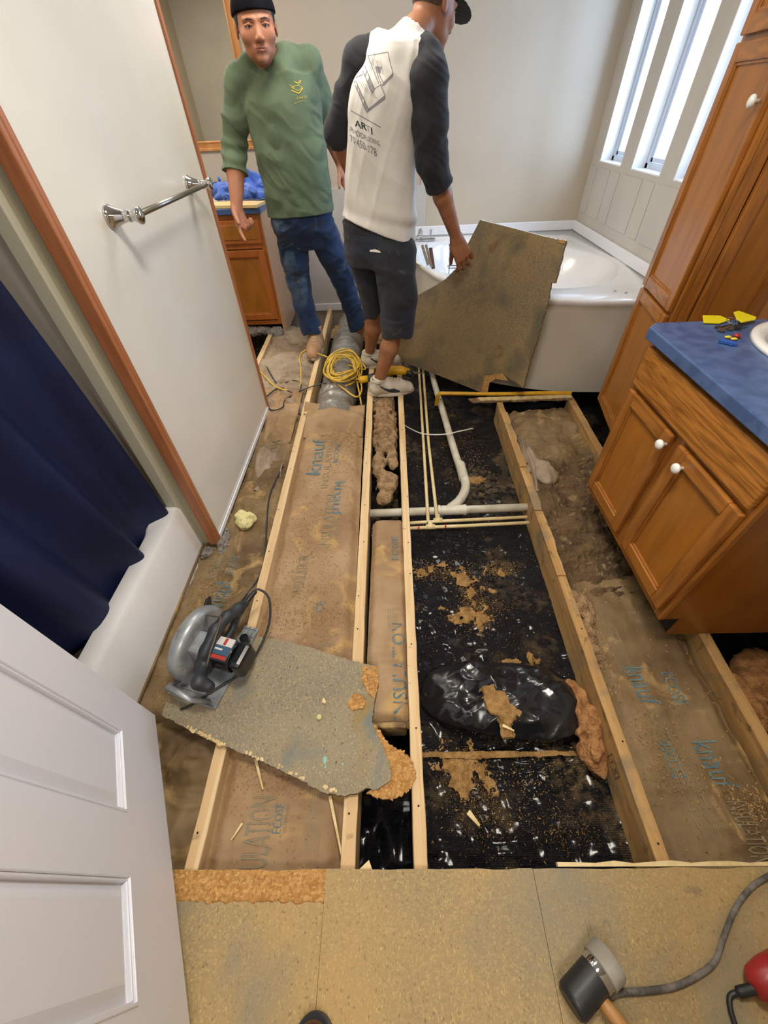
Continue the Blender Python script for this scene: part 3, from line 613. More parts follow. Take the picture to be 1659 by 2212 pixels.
flap('torn brown paper scrap lying over the top of the duct', ((-.52, 3.55, -.02), (-.38, 3.5, -.02), (-.34, 3.68, .0), (-.5, 3.74, .01)), M['kraft_dirty'], seed=7.3)
flap('torn paper flap hanging down beside the stained joist', ((.725, 1.45, -.05), (.80, 1.45, -.07), (.81, 1.95, -.05), (.75, 1.98, -.02)), M['kraft_grey'], seed=9.1, amp=.03)
flap('crumpled brown paper folded up under the stub wall', ((-.80, 1.55, -.04), (-.62, 1.50, -.05), (-.62, 1.85, -.02), (-.80, 1.9, .0)), M['kraft_grey'], seed=12.1, amp=.04)
flap('brown paper sheet creased at the far end of the stub wall', ((-.80, 1.95, -.03), (-.61, 1.95, -.03), (-.62, 2.6, -.01), (-.9, 2.6, -.01)), M['kraft'], seed=15.1, amp=.03)
flap('loose grey paper piece below the left edge of the reciprocating saw', ((-.13, 2.42, -.02), (.02, 2.42, -.03), (.02, 2.62, -.02), (-.12, 2.65, -.02)), M['kraft_grey'], seed=17.1, amp=.02)
# matted dark filling
tag(hfield('loose_insulation', .72, 1.10, .82, 1.78, .0065, lambda X, Y: -.075+.022*fbm(X*9, Y*9, 4.4, 5)+.020*ridge(X*13+3*vn(X*4, Y*4), Y*13, 2.2, 4)+.008*ridge(X*36, Y*34, 5.), M['mess'], xoff=lambda X, Y: .035*(Y-.8)), 'matted dark brown loose insulation and debris beside the vanity base', 'insulation')
pil('insulation_tuft', 'pale fluff clump on the debris near the stained joist', ((.66, .5, -.12), (.86, .95, .03)), [((.74, .83, -.045), (.045, .06, .03)), ((.735, .72, -.05), (.03, .05, .025)), ((.735, .62, -.055), (.02, .03, .02))], M['fluff'], seed=3)
pil('insulation_tuft', 'grey paper wad lying near the far end of the right bay', ((.74, 1.45, -.1), (1.0, 1.95, .06)), [((.84, 1.66, -.045), (.06, .09, .03)), ((.80, 1.80, -.05), (.03, .10, .03))], M['kraft_grey'], seed=9, amp=.01)
pil('insulation_roll', 'rolled brown fibre insulation packed between the joists behind the shoe', ((-.13, 1.85, -.2), (.06, 2.5, .05)), [((-.042, y, -.062), (.062, .09, .045)) for y in (2.0, 2.12, 2.24, 2.36, 2.44)], M['fluff'], seed=2, k=.03)
pil('insulation_tuft', 'curled pinkish fibre tuft folded above the dark gap', ((-.14, 1.45, -.2), (.08, 2.0, .06)), [((-.075, 1.78, -.04), (.028, .12, .035)), ((-.03, 1.62, -.05), (.055, .07, .035)), ((.005, 1.80, -.03), (.028, .09, .03)), ((-.03, 1.9, -.02), (.04, .04, .03)), ((-.05, 1.52, -.07), (.04, .05, .03))], M['fluff'], seed=5, amp=.012)
pil('insulation_tuft', 'orange fibre tuft poking out right of the crumpled plastic', ((.56, .22, -.2), (.74, .62, .02)), [((.625, .50, -.10), (.025, .05, .03)), ((.640, .42, -.09), (.03, .05, .035)), ((.635, .34, -.10), (.028, .06, .03))], M['fluff2'], seed=7)
pil('insulation_tuft', 'orange insulation heap in the dark hole right of the vanity', ((1.1, .3, -.26), (1.66, .8, -.02)), [((1.25, .50, -.16), (.08, .10, .05)), ((1.42, .58, -.16), (.14, .10, .05))], M['fluff2'], seed=17, h=.009)
pil('insulation_tuft', 'tan fibre clump on top of the crumpled black plastic', ((.26, .36, -.14), (.48, .62, .03)), [((.335, .475, -.052), (.045, .03, .016)), ((.375, .44, -.052), (.04, .025, .014)), ((.36, .40, -.065), (.015, .05, .014)), ((.315, .51, -.05), (.02, .02, .014))], M['dust'], seed=27, amp=.012, fr=45, h=.0045)
for i, (x, y, a, b) in enumerate(((.20, 1.10, .12, .05), (.33, 1.02, .05, .09), (.36, .92, .045, .10), (.49, 1.10, .075, .03), (.44, .985, .02, .018), (.31, .86, .09, .05), (.22, .285, .09, .08), (.47, .655, .1, .018), (.53, .68, .02, .02), (.47, 1.20, .02, .02), (.47, 1.75, .06, .03))):
    lab = ['wood dust heap left near the joist on the black sheeting', 'wood dust ridge in the middle of the black sheeting', 'wood dust trail running down the black sheeting', 'tan chip heap on the right of the black sheeting', 'small tan chip clump below the right heap', 'wide dusty patch above the crumpled plastic', 'triangular sawdust heap near the front of the sheeting', 'tan dust line along the far edge of the crumpled plastic', 'small tan lump at the joist above the plastic', 'tiny tan clump below the cream pipes', 'tan dust clump right of the drain pipe bend'][i]
    o = hfield('sawdust_heap', x-a*1.5, x+a*1.5, y-b*1.5, y+b*1.5, .0022, (lambda X, Y, x=x, y=y, a=a, b=b: polyh(X-.02*Y*(X-.07), Y)+.001+.010*np.clip(1-((X-x)/a)**2-((Y-y)/b)**2, -.2, 1)+.006*fbm(X*50, Y*50, 3., 3)+.003*fbm(X*190, Y*190, 6., 2)), M['dust'], mask=(lambda X, Y, x=x, y=y, a=a, b=b, i=i: 1-((X-x)/a)**2-((Y-y)/b)**2-1.5*fbm(X*20+i, Y*20, 2.+i, 5)-.35))
    tag(o, lab, 'sawdust', kind='stuff')
tag(hfield('sawdust_heap', .07, .66, .30, .37, .0028, lambda X, Y: -.153+.018*np.clip(1-((Y-.335-.0*X)/.022)**2, -.3, 1)+.005*fbm(X*50, Y*50, 9., 3), M['dust'], mask=lambda X, Y: 1-((Y-.335)/.011)**2-.55*fbm(X*14, Y*22, 5., 4)), 'tan fibre line crossing the sheeting in front of the crumpled plastic', 'sawdust')

# printed words on the paper facing
bb, bc, be, ba = bvh_of(bB), bvh_of(bC), bvh_of(bE), bvh_of(bA)
Dn = (0, 0, -1)
def word(txt, bb_, bv, par, up=True, m='ink', z=-.03, nm='printed_word'):
    x0, y0, x1, y1 = bb_; c = P((x0+x1)/2, (y0+y1)/2, z=z); Lw = abs(P((x0+x1)/2, y0, z=z).y-P((x0+x1)/2, y1, z=z).y); Hh = abs(P(x0, (y0+y1)/2, z=z).x-P(x1, (y0+y1)/2, z=z).x)
    V, F = flat_text(txt, .1); a = np.array(V); sx = Lw/np.ptp(a[:, 0]); sy = Hh/np.ptp(a[:, 1]); a = a-(a.max(0)+a.min(0))/2
    u, v = ((0, 1, 0), (-1, 0, 0)) if up else ((0, -1, 0), (1, 0, 0)); c.z = .2
    lay(nm, ([(p[0]*sx, p[1]*sy) for p in a], F), c, u, v, Dn, bv, M[m], par, off=.0022)
word('ULATION', (530, 1718, 588, 1872), bb, bB, m='ink2'); word('ECOSE', (592, 1735, 611, 1800), bb, bB); word('TECHNOLOGY', (614, 1735, 622, 1800), bb, bB, m='ink2')
word('knauf', (668, 948, 698, 1022), bb, bB); word('INSULATION', (702, 945, 716, 1050), bb, bB, m='ink2'); word('knauf', (720, 1040, 742, 1112), bb, bB, False); word('INSULATION', (698, 1065, 720, 1180), bb, bB, m='ink2')
word('INSULATION', (638, 1198, 662, 1278), bb, bB, m='ink2'); word('ECOSE', (722, 955, 732, 1000), bb, bB); word('CE', (683, 1298, 699, 1324), bb, bB); word('R-13', (694, 1372, 716, 1396), bb, bB, m='ink2')
word('INSULATION', (848, 1345, 878, 1545), bc, bC); word('ECOSE', (846, 1165, 861, 1213), bc, bC)
word('knauf', (1362, 1440, 1408, 1522), be, bE, False, z=-.05); word('ECOSE', (1440, 1453, 1466, 1524), be, bE, False, z=-.05); word('ECOSE', (1434, 1600, 1462, 1680), be, bE, True, z=-.05); word('knauf', (1514, 1600, 1566, 1702), be, bE, False, z=-.05)
word('INSULATION', (1590, 1730, 1640, 1862), be, bE, False, m='ink2', z=-.05)
word('knauf', (452, 1256, 492, 1312), ba, bA, True); word('ECOSE', (496, 1205, 510, 1240), ba, bA, True); word('knauf', (436, 1205, 474, 1250), ba, bA, True, 'ink2'); word('INSULATION', (592, 905, 614, 990), ba, bA, True, 'ink2')
for bv_, par_, (x0, y0, n, L_) in ((bb, bB, (-.36, .32, 12, .09)), (bb, bB, (-.27, .08, 6, .16)), (bb, bB, (-.30, 1.2, 6, .14)), (be, bE, (.83, .10, 7, .34)), (be, bE, (.80, .55, 6, .2)), (bc, bC, (-.03, .72, 5, .1)), (ba, bA, (-.80, 1.02, 7, .12))):
    p = Vector((x0, y0, .2)); lay('printed_fine_lines', strokes([(0, -i*.008, L_, -i*.008) for i in range(n)], .0018), p, (0, 1, 0), (-1, 0, 0), Dn, bv_, M['ink2'], par_, off=.0022)

# scattered flakes and sawdust (nobody could count them)
def scatter(name, label, n, region, m, size=(.0009, .0033), cat='debris', zf=None, clusters=None):
    V = []; F = []; targets = region
    for i in range(n):
        o_, bv_ = random.choice(targets)
        x0, x1, y0, y1 = o_; 
        if clusters and random.random() < .75: c = random.choice(clusters); x, y = random.gauss(c[0], c[2]), random.gauss(c[1], c[3])
        else: x, y = random.uniform(x0, x1), random.uniform(y0, y1)
        h = bv_.ray_cast(Vector((x, y, .3)), Vector((0, 0, -1)), 1)
        if h[0] is None: continue
        s = random.uniform(*size); a = random.uniform(0, 6.28); l = s*random.uniform(.8, 2.2); k = len(V); z = h[0].z+.0008
        for (dx, dy, dz) in ((l, 0, .001), (0, s*.5, .0025), (-l, 0, random.uniform(0, .003)), (0, -s*.5, .0)):
            V.append((x+dx*math.cos(a)-dy*math.sin(a), y+dx*math.sin(a)+dy*math.cos(a), z+dz*1.2))
        F.append((k, k+1, k+2, k+3))
    return tag(mk(name, (V, [], F), m), label, cat, kind='stuff')
bs = bvh_of(sheet)
HC_ = [(.20, 1.10, .07, .03), (.33, 1.02, .03, .05), (.36, .92, .03, .06), (.49, 1.10, .04, .018), (.31, .86, .05, .03), (.22, .285, .045, .04), (.25, .20, .05, .05), (.40, .9, .06, .03), (.45, 1.75, .06, .03), (.40, 2.1, .08, .03), (.5, .14, .06, .03)]
scatter('sawdust', 'fine sawdust sprinkled round the heaps on the black sheeting', 9000, [((.08, .68, .05, 2.2), bs)], M['dust'], size=(.0007, .0020), clusters=HC_, cat='sawdust')
scatter('wood_flakes', 'wood flakes and sawdust strewn over the brown paper between the left joists', 5200, [((-.56, -.17, .05, 2.2), bb)], M['flake'], clusters=[(-.38, .95, .09, .2), (-.25, 1.9, .05, .2), (-.4, .3, .1, .05), (-.42, 1.3, .06, .25), (-.3, 2.0, .07, .1), (-.35, .8, .12, .04)])
scatter('wood_flakes', 'wood flakes strewn over the black sheeting', 3200, [((.08, .68, .05, 2.2), bs)], M['flake'], size=(.0009, .0030), clusters=[(.2, 1.1, .07, .04), (.33, 1.0, .04, .1), (.35, .88, .06, .06), (.22, .28, .05, .06), (.3, .18, .08, .05), (.45, .3, .06, .05), (.5, 1.1, .05, .02), (.5, 1.9, .07, .08)])
scatter('wood_flakes', 'crumbs on the wrinkled paper beside the bathtub', 1600, [((-.92, -.6, .45, 2.3), ba)], M['flake'], clusters=[(-.82, .8, .015, .2), (-.78, .9, .04, .1)])
scatter('wood_flakes', 'crumbs on the dirty paper in front of the vanity', 2200, [((.72, 1.1, .06, 1.0), be)], M['flake'], clusters=[(.76, .8, .02, .2), (.83, .3, .05, .08), (1.0, .18, .03, .03)])
# splinters
for i, (a, b, wd, lab) in enumerate((((800, 1866), (778, 1880), .014, 'short pale wood piece lying at the near end of the second joist'), ((552, 1640), (568, 1706), .006, 'thin pale splinter on the paper below the loose chipboard'), ((524, 1778), (500, 1815), .004, 'thin splinter on the printed paper near the floor edge'), ((712, 1720), (738, 1850), .006, 'long thin splinter beside the second joist below the loose chipboard'), ((1010, 1755), (1035, 1785), .010, 'pale bark splinter on the near black sheeting'), ((1085, 1568), (1110, 1580), .006, 'small pale splinter on the tan fibre clump'))):
    zz = (.004, -.022, -.02, -.02, -.13, -.04)[i]; p, q = P(*a, z=zz), P(*b, z=zz); d = (q-p).normalized(); n = Vector((-d.y, d.x, 0))*wd
    bm = nb(); v = [p+n, p-n*.6, q-n*.2, q+n*.5]; lo = [bm.verts.new(x) for x in v]; hi = [bm.verts.new(x+Vector((0, 0, .005))) for x in v]
    bm.faces.new(lo[::-1]); bm.faces.new(hi)
    for k in range(4): bm.faces.new((lo[k], lo[(k+1) % 4], hi[(k+1) % 4], hi[k]))
    tag(mk('wood_splinter', bm, M['flake_l']), lab, 'splinter')

for t_, px_, sz in (('0', (1313, 2008), .042), ('1', (1275, 2003), .032), ('l', (1268, 2003), .03)):
    c = P(*px_, z=.0165); V, F = flat_text(t_, sz); lay('printed_mark', (V, F), (c.x, c.y, .1), (1, 0, 0), (0, 1, 0), Dn, bvh_of(bpy.data.objects['floor_sheet.001']), M['ink2'], fl, off=.0012)
# ------------------------------------------------------------------ fixed furniture
def rectframe(bm, M_, u0, u1, v0, v1, wd, d0, d1):
    "four bars round an opening in local (u across, v up, w out)"
    for (a, b, c, d) in ((u0, u0+wd, v0, v1), (u1-wd, u1, v0, v1), (u0+wd, u1-wd, v0, v0+wd), (u0+wd, u1-wd, v1-wd, v1)): box(bm, (a, c, d0), (b, d, d1), M_)
def panel_door(par, M_, u0, u1, v0, v1, mf, mp, knob=None, name='door', wd=.048, th=.02, mh=None):
    d = mk(name, box(nb(), (u0+.006, v0+.006, 0), (u1-.006, v1-.006, th-.012), M_), mp, par)
    for (a, b) in ((u0, u0+wd), (u1-wd, u1)): mk('door_stile', box(nb(), (a, v0, 0), (b, v1, th), M_), mf, d, bevel=.004)
    for (a, b) in ((v0, v0+wd), (v1-wd, v1)): mk('door_rail', box(nb(), (u0+wd, a, 0), (u1-wd, b, th), M_), mh or mf, d, bevel=.004)
    bm = nb(); i = wd; rectframe(bm, M_, u0+i-.001, u1-i+.001, v0+i-.001, v1-i+.001, .009, .0, th-.006)
    mk('door_moulding', bm, mf, d, bevel=.002)
    if knob: lathe_knob(d, M_, knob, th)
    return d
def lathe_knob(par, M_, uv, th):
    K = M_ @ Matrix.Translation((uv[0], uv[1], th))
    k = mk('knob', lathe(nb(), [(.006, 0), (.006, .012), (.0155, .017), (.017, .022), (.0145, .028), (.008, .031)], 20, K), M['knob'], par, smooth=True, label='round white knob')
    return k

# open entry door at the left (leaf seen from above)
A = P(335, 1545, z=.03); B = P(410, 2212, z=.03); du = (B-A).normalized(); du.z = 0
nrm = Vector((du.y, -du.x, 0)); nrm = nrm if nrm.dot(Vector((0, 0, 0))-A) > 0 else -nrm
DM = Matrix(((du.x, 0, nrm.x, A.x), (du.y, 0, nrm.y, A.y), (0, 1, 0, .03), (0, 0, 0, 1)))
bm = nb(); DWd, DH = .76, 2.02
Wd, th = DWd, .034
U = [0, .118, .318, .442, .642, DWd]
rows = [(.225, .80), (.92, 1.52), (1.62, 1.88)]
for (a, b) in ((0, .118), (.318, .442), (.642, DWd)): box(bm, (a, 0, -th), (b, DH, 0), DM)
vs = [0] + [v for r_ in rows for v in r_] + [DH]
for (a, b) in ((.118, .318), (.442, .642)):
    for i in range(0, len(vs), 2): box(bm, (a, vs[i], -th), (b, vs[i+1], 0), DM)
dr = struct('door_1', bm, M['door'], label='open white six panel door at the left')
for (a, b) in ((.118, .318), (.442, .642)):
    for (c, d) in rows:
        bm = nb(); box(bm, (a, c, -.024), (b, d, -.013), DM)
        p = [DM @ Vector(q) for q in ((a+.035, c+.035, -.003), (b-.035, c+.035, -.003), (b-.035, d-.035, -.003), (a+.035, d-.035, -.003), (a+.012, c+.012, -.013), (b-.012, c+.012, -.013), (b-.012, d-.012, -.013), (a+.012, d-.012, -.013))]
        v = [bm.verts.new(q) for q in p]; bm.faces.new(v[:4])
        for k in range(4): bm.faces.new((v[4+k], v[4+(k+1) % 4], v[(k+1) % 4], v[k]))
        mk('door_panel', bm, M['door'], dr)
        bm = nb(); rectframe(bm, DM, a-.001, b+.001, c-.001, d+.001, .005, -.016, .003); rectframe(bm, DM, a+.004, b-.004, c+.004, d-.004, .005, -.016, -.002)
        mk('door_moulding', bm, M['door'], dr, bevel=.0015)
for z in (.22, 1.0, 1.8): mk('hinge', tube(nb(), [DM @ Vector((DWd+.006, z-.045, -.002)), DM @ Vector((DWd+.006, z+.045, -.002))], .006, 8), M['steel'], dr)
kn = mk('door_knob', lathe(nb(), [(.03, 0), (.03, .006), (.012, .01), (.012, .03), (.026, .045), (.028, .055), (.02, .064)], 20, DM @ Matrix.Translation((.065, .96, 0))), M['steel'], dr, smooth=True)

# bathtub behind the door
def tubmesh():
    bm = nb(); x1, x0, y0, y1 = -.892, -1.655, -.30, 1.172; zt = .252; n = 12
    def ring(xa, xb, ya, yb, z, r):
        out = []
        for (cx, cy, a0) in ((xb-r, yb-r, 0), (xa+r, yb-r, 90), (xa+r, ya+r, 180), (xb-r, ya+r, 270)):
            for k in range(n//2+1): a = math.radians(a0+90*k/(n//2)); out.append(bm.verts.new((cx+r*math.cos(a), cy+r*math.sin(a), z)))
        return out
    R = [ring(x0, x1, y0, y1, -.14, .008), ring(x0, x1-.004, y0, y1, zt-.018, .010), ring(x0+.008, x1-.012, y0+.008, y1-.004, zt, .012), ring(x0+.06, x1-.075, y0+.07, y1-.06, zt+.002, .10), ring(x0+.075, x1-.095, y0+.09, y1-.075, zt-.02, .11), ring(x0+.11, x1-.13, y0+.16, y1-.12, -.02, .12), ring(x0+.16, x1-.18, y0+.22, y1-.18, -.06, .1)]
    for i in range(len(R)-1):
        m = len(R[i])
        for k in range(m): bm.faces.new((R[i][k], R[i][(k+1) % m], R[i+1][(k+1) % m], R[i+1][k]))
    bm.faces.new(R[-1]); return bm
tt = tag(mk('bathtub', tubmesh(), M['white'], smooth=True, autosmooth=50), 'white bathtub with a low apron behind the open door', 'bathtub')
mk('caulk_line', box(nb(), (-.894, -.28, -.012), (-.886, 1.168, -.002)), M['kraft_dirty'], tt)
# shower curtain: pleated cloth
def curtain():
    n, mz = 150, 60; V = []; F = []
    for j in range(mz+1):
        t = j/mz; z = .20+(2.02-.20)*t
        for i in range(n+1):
            s = i/n; y = -.10 + (1.135-.035*(t) - -.10)*s
            fold = .036*math.sin(s*31+1.8*math.sin(t*2.1)+2*s)+.024*math.sin(s*12+2+1.5*t)+.010*math.sin(s*57+t*5)+.008*math.sin(s*71+t*3)
            x = -.985 - .085*t + fold*(1-.25*t) + (.03*math.sin(s*9+1))*(1-t)**2
            if s > .93: x += .02*math.sin((s-.93)/.07*3.1)
            zz = z + (.015*math.sin(s*15)+.01*math.sin(s*34))*(1-t)**3
            V.append((x, y, zz))
            if i and j: k = len(V)-1; F.append((k, k-1, k-n-2, k-n-1))
    return V, [], F
cu = tag(mk('shower_curtain', curtain(), M['navy'], smooth=True), 'dark navy shower curtain hanging in folds over the bathtub edge', 'curtain')
so = cu.modifiers.new('thickness', 'SOLIDIFY'); so.thickness = .002
rod = thing('curtain_rod', 'chrome rod carrying the navy shower curtain', 'rod'); mk('rod', tube(nb(), [(-1.07, -.34, 2.04), (-1.07, 1.175, 2.04)], .0125, 12), M['chrome'], rod, smooth=True)
for i in range(10): mk('curtain_ring', tube(nb(), [(-1.07+.02*math.cos(a), -.05+i*.125, 2.03+.02*math.sin(a)) for a in np.linspace(0, 6.28, 14)], .0018, 6, False), M['chrome'], rod)

# towel bar on the stub wall
tb = thing('towel_bar', 'chrome towel bar on the glossy left stub wall', 'towel bar')
XS = -.825; p1 = Vector((XS, 1.452, 1.187)); p2 = Vector((XS, 2.135, 1.187))
for p in (p1, p2):
    K = basis(p, (0, 1, 0), (0, 0, 1))
    K = basis(p, (0, 1, 0), (0, 0, 1), (1, 0, 0))
    q = mk('post', lathe(nb(), [(.030, 0), (.032, .003), (.0305, .007), (.029, .009), (.026, .014), (.021, .028), (.0155, .045), (.0125, .056), (.0155, .058), (.0155, .063), (.0125, .066), (.0135, .074), (.020, .084), (.0225, .090), (.021, .096), (.012, .100), (.003, .101)], 28, K), M['chrome'], tb, smooth=True)
mk('bar', tube(nb(), [p1+Vector((.079, .0, 0)), p2+Vector((.079, 0, 0))], .0085, 16), M['steel'], tb, smooth=True)

# far vanity at the left with blue top, drawer and door, mirror above
YV = 3.6; va = thing('vanity_cabinet', 'small far vanity behind the pointing man, orange oak with tan side', 'cabinet')
xr = -.930; VM = basis((xr, YV, 0), (1, 0, 0), (0, 0, 1), (0, -1, 0))
mk('body', box(nb(), (-1.9, YV+.018, .085), (xr-.006, YB-.03, .76)), M['oak_back'], va)
mk('side_panel', box(nb(), (xr-.006, YV+.002, -.02), (xr+.004, YB-.03, .868)), M['oak_lightside'], va)
bm = nb(); rectframe(bm, VM, -.97, -.002, .085, .868, .034, -.018, 0); box(bm, (-.93, .65, -.018), (-.03, .685, 0), VM); box(bm, (-.50, .1, -.018), (-.46, .8, 0), VM); mk('face_frame', bm, M['oak_back'], va, bevel=.002)
for (a, b) in ((-.465, -.025), (-.94, -.495)):
    panel_door(va, VM, a, b, .13, .645, M['oak_back'], M['oak_p'])
    dw = mk('drawer_front', box(nb(), (a, .685, 0), (b, .835, .014), VM), M['oak_back'], va, bevel=.004)
    mk('drawer_panel', box(nb(), (a+.03, .712, .01), (b-.03, .808, .018), VM), M['oak_p'], dw, bevel=.004)
mk('toe_board', box(nb(), (-1.9, YV+.08, -.02), (xr-.02, YV+.10, .085)), M['dark'], va)
co = thing('countertop', 'blue laminate countertop of the far vanity behind the pointing man', 'countertop')
mk('top', slab_hole(nb(), [(-1.95, YV-.03), (xr+.018, YV-.03), (xr+.018, YB-.02), (-1.95, YB-.02)], (-1.16, YB-.27), .19, .14, .870, .907), M['blue'], co, bevel=.005)
mk('backsplash', box(nb(), (-1.95, YB-.035, .907), (xr+.018, YB-.014, 1.0)), M['blue'], co, bevel=.004)
sk = tag(mk('sink', lathe(nb(), [(.19, 0), (.205, .006), (.20, .014), (.17, .012), (.12, -.05), (.03, -.08)][::-1], 32, Matrix.Translation((-1.16, YB-.27, .908)) @ Matrix.Diagonal((1.1, .8, 1, 1))), M['white'], smooth=True), 'white sink rim half hidden behind the blue towel', 'sink')
q = P(460, 412, z=.90); q2 = P(575, 432, z=.90)
pb = basis((-1.02, 3.66, .908), (.985, -.16, 0), (.16, .985, 0), (0, 0, 1))
tag(mk('wooden_board', box(nb(), (-.62, -.10, 0), (.11, .08, .018), pb), M['ply'], bevel=.001), 'pale flat board lying across the blue counter of the far vanity', 'board')
f = Field((-1.45, 3.68, .88), (-.88, 4.22, 1.17), .0065); f.k = .03
for (x, y, z, a, b, c) in ((-1.14, 3.93, .93, .15, .10, .06), (-1.02, 3.90, .92, .10, .10, .045), (-1.24, 3.90, .93, .09, .09, .06), (-1.10, 4.0, .985, .09, .07, .06), (-1.28, 3.94, 1.0, .035, .05, .045), (-1.0, 4.02, .95, .07, .08, .07)): f.ell((x, y, z+.03), ((1, 0, 0), (0, 1, 0), (0, 0, 1)), (a, b, c))
X, Y, Z = np.broadcast_arrays(*f.grid()); f.F = f.F + (.034*np.abs(ridge(X*9+Z*5, Y*9, Z*9, 2))+.012*fbm(X*22, Y*22, Z*22, 2)-.018).astype(np.float32); f.plane_cut((0, 0, .927), (0, 0, -1))
tag(f.build('towel', M['terry']), 'crumpled bright blue towel piled on the far vanity', 'towel')
# mirror
mi = thing('mirror', 'large wood framed wall mirror above the far vanity', 'mirror')
mk('glass', box(nb(), (-1.98, YB-.008, 1.24), (-1.03, YB-.002, 2.20)), M['mirror'], mi)
bm = nb(); MM = basis((0, YB, 0), (1, 0, 0), (0, 0, 1), (0, -1, 0)); rectframe(bm, MM, -2.03, -.985, 1.185, 2.25, .058, 0, .016); rectframe(bm, MM, -2.03, -.985, 1.185, 2.25, .018, .014, .024); rectframe(bm, MM, -1.985, -1.03, 1.23, 2.205, .012, .014, .022)
mk('frame', bm, M['mirrorframe'], mi, bevel=.003)

# ---------------------------------------------------------------- corner tub
def ctub():
    out = [(1.668, 2.425), (1.45, 2.43), (1.20, 2.45), (.97, 2.505), (.75, 2.60), (.55, 2.735), (.42, 2.90), (.325, 3.09), (.25, 3.32), (.205, 3.55), (.185, 3.80), (.185, 4.248), (.7, 4.248), (1.2, 4.248), (1.668, 4.248), (1.668, 3.7), (1.668, 3.0)]
    # resample outline by angle round the basin centre
    c = Vector((.90, 3.42)); n = 120; ol = []
    for k in range(n):
        a = 2*math.pi*k/n; d = Vector((math.cos(a), math.sin(a))); best = 0
        for i in range(len(out)):
            p = Vector(out[i])-c; q = Vector(out[(i+1) % len(out)])-c; e = q-p; den = d.x*e.y-d.y*e.x
            if abs(den) < 1e-9: continue
            t = (p.x*e.y-p.y*e.x)/den; s = (p.x*d.y-p.y*d.x)/den
            if t > 0 and -1e-6 <= s <= 1+1e-6: best = max(best, t)
        ol.append(c+d*best)
    ax = Vector((1, -.93)).normalized(); ay = Vector((-ax.y, ax.x))
    def oval(a_, b_, off=(0, 0)):
        res = []
        for k in range(n):
            th_ = 2*math.pi*k/n; d = Vector((math.cos(th_), math.sin(th_))); u, v = d.dot(ax), d.dot(ay); r = 1/((abs(u)/a_)**2.3+(abs(v)/b_)**2.3)**(1/2.3); res.append(c+Vector(off)+d*r)
        return res
    bm = nb(); rings = []
    def add(pts, z): rings.append([bm.verts.new((p.x, p.y, z)) for p in pts])
    sh = lambda pts, f_: [c+(p-c)*f_ for p in pts]
    add(sh(ol, .975), -.02); add(sh(ol, .978), .25); add(sh(ol, .982), .50); add(sh(ol, .992), .535); add(ol, .545); add(ol, .558); add(sh(ol, .992), .566)
    ov = oval(.80, .565)
    add([a.lerp(b, .5) for a, b in zip(sh(ol, .98), ov)], .562); add(ov, .560); add(oval(.775, .54), .550); add(oval(.75, .515), .51)
    # sloping seat at the right end
    base = oval(.70, .47); low = oval(.50, .34)
    def dz(p, z, zr): t = max(0, min(1, ((p-c).dot(ax)-.05)/.5)); return z*(1-t)+zr*t
    for pts, z, zr in ((base, .40, .46), (oval(.62, .42), .24, .41), (low, .16, .37), (oval(.25, .17), .145, .30)):
        rings.append([bm.verts.new((p.x, p.y, dz(p, z, zr))) for p in pts])
    for i in range(len(rings)-1):
        for k in range(n): bm.faces.new((rings[i][k], rings[i][(k+1) % n], rings[i+1][(k+1) % n], rings[i+1][k]))
    bm.faces.new(rings[-1])
    return bm, n
bm, _n_ = ctub(); me_faces = list(bm.faces)
ct = mk('corner_bathtub', bm, [M['white'], M['apron']], smooth=True, autosmooth=60); tag(ct, 'large white corner bathtub with a curved apron below the windows', 'bathtub')
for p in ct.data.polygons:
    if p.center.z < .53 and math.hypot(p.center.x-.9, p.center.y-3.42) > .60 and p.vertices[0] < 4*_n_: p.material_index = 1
bm = nb(); box(bm, (.19, YB-.018, .566), (XW-.018, YB-.001, .635)); mk('back_flange', bm, M['whitetrim'], ct, bevel=.005)
mk('side_flange', box(nb(), (XW-.02, 2.43, .566), (XW-.002, YB-.002, .635)), M['whitetrim'], ct, bevel=.005)
fa = thing('faucet', 'chrome bath faucet with a clear lever on the back rim of the corner tub', 'faucet', loc=(0, 0, 0))
fx, fy, fz = .33, 4.06, .562
mk('base', box(nb(), (fx-.09, fy-.022, fz), (fx+.09, fy+.022, fz+.022)), M['chrome'], fa, bevel=.008)
mk('spout', tube(nb(), smooth_path([(fx-.03, fy, fz+.02), (fx-.035, fy-.01, fz+.075), (fx-.05, fy-.06, fz+.085), (fx-.06, fy-.12, fz+.06)], 5), .013, 12), M['chrome'], fa, smooth=True)
mk('handle', lathe(nb(), [(.018, .02), (.014, .045), (.024, .065), (.026, .085), (.014, .098)], 14, Matrix.Translation((fx+.05, fy, fz))), M['glass'], fa, smooth=True); mk('handle_stem', tube(nb(), [(fx+.05, fy, fz+.02), (fx+.05, fy, fz+.08)], .009, 10), M['chrome'], fa)
# things standing in the tub
def inT(px, py, z): return P(px, py, z=z)
a, b = P(928, 588, Y=3.62), P(916, 527, Y=3.75)
for i, (pa, pb_, wd, m, lab) in enumerate((((925, 572), (912, 530), .011, 'steel', 'narrow metal bar leaning inside the corner tub, leftmost of three'), ((932, 576), (920, 529), .010, 'steel', 'thin metal bar leaning beside another in the corner tub'), ((936, 580), (930, 536), .014, 'brown', 'brown wooden stick leaning inside the corner tub'))):
    a, b = P(*pa, Y=3.45+i*.03), P(*pb_, Y=3.72+i*.02); a.z = max(a.z, .2); d = (b-a).normalized(); s = d.cross(Vector((0, 1, 0))).normalized()
    K = basis(a, s, d, s.cross(d)); tag(mk('bar', box(nb(), (-wd, 0, -.004), (wd, (b-a).length, .004), K), M[m], bevel=.001), lab, 'bar')
ra = thing('wire_rack', 'small black wire rack standing in the corner tub behind the hand', 'rack')
k0 = P(970, 585, Y=3.5)
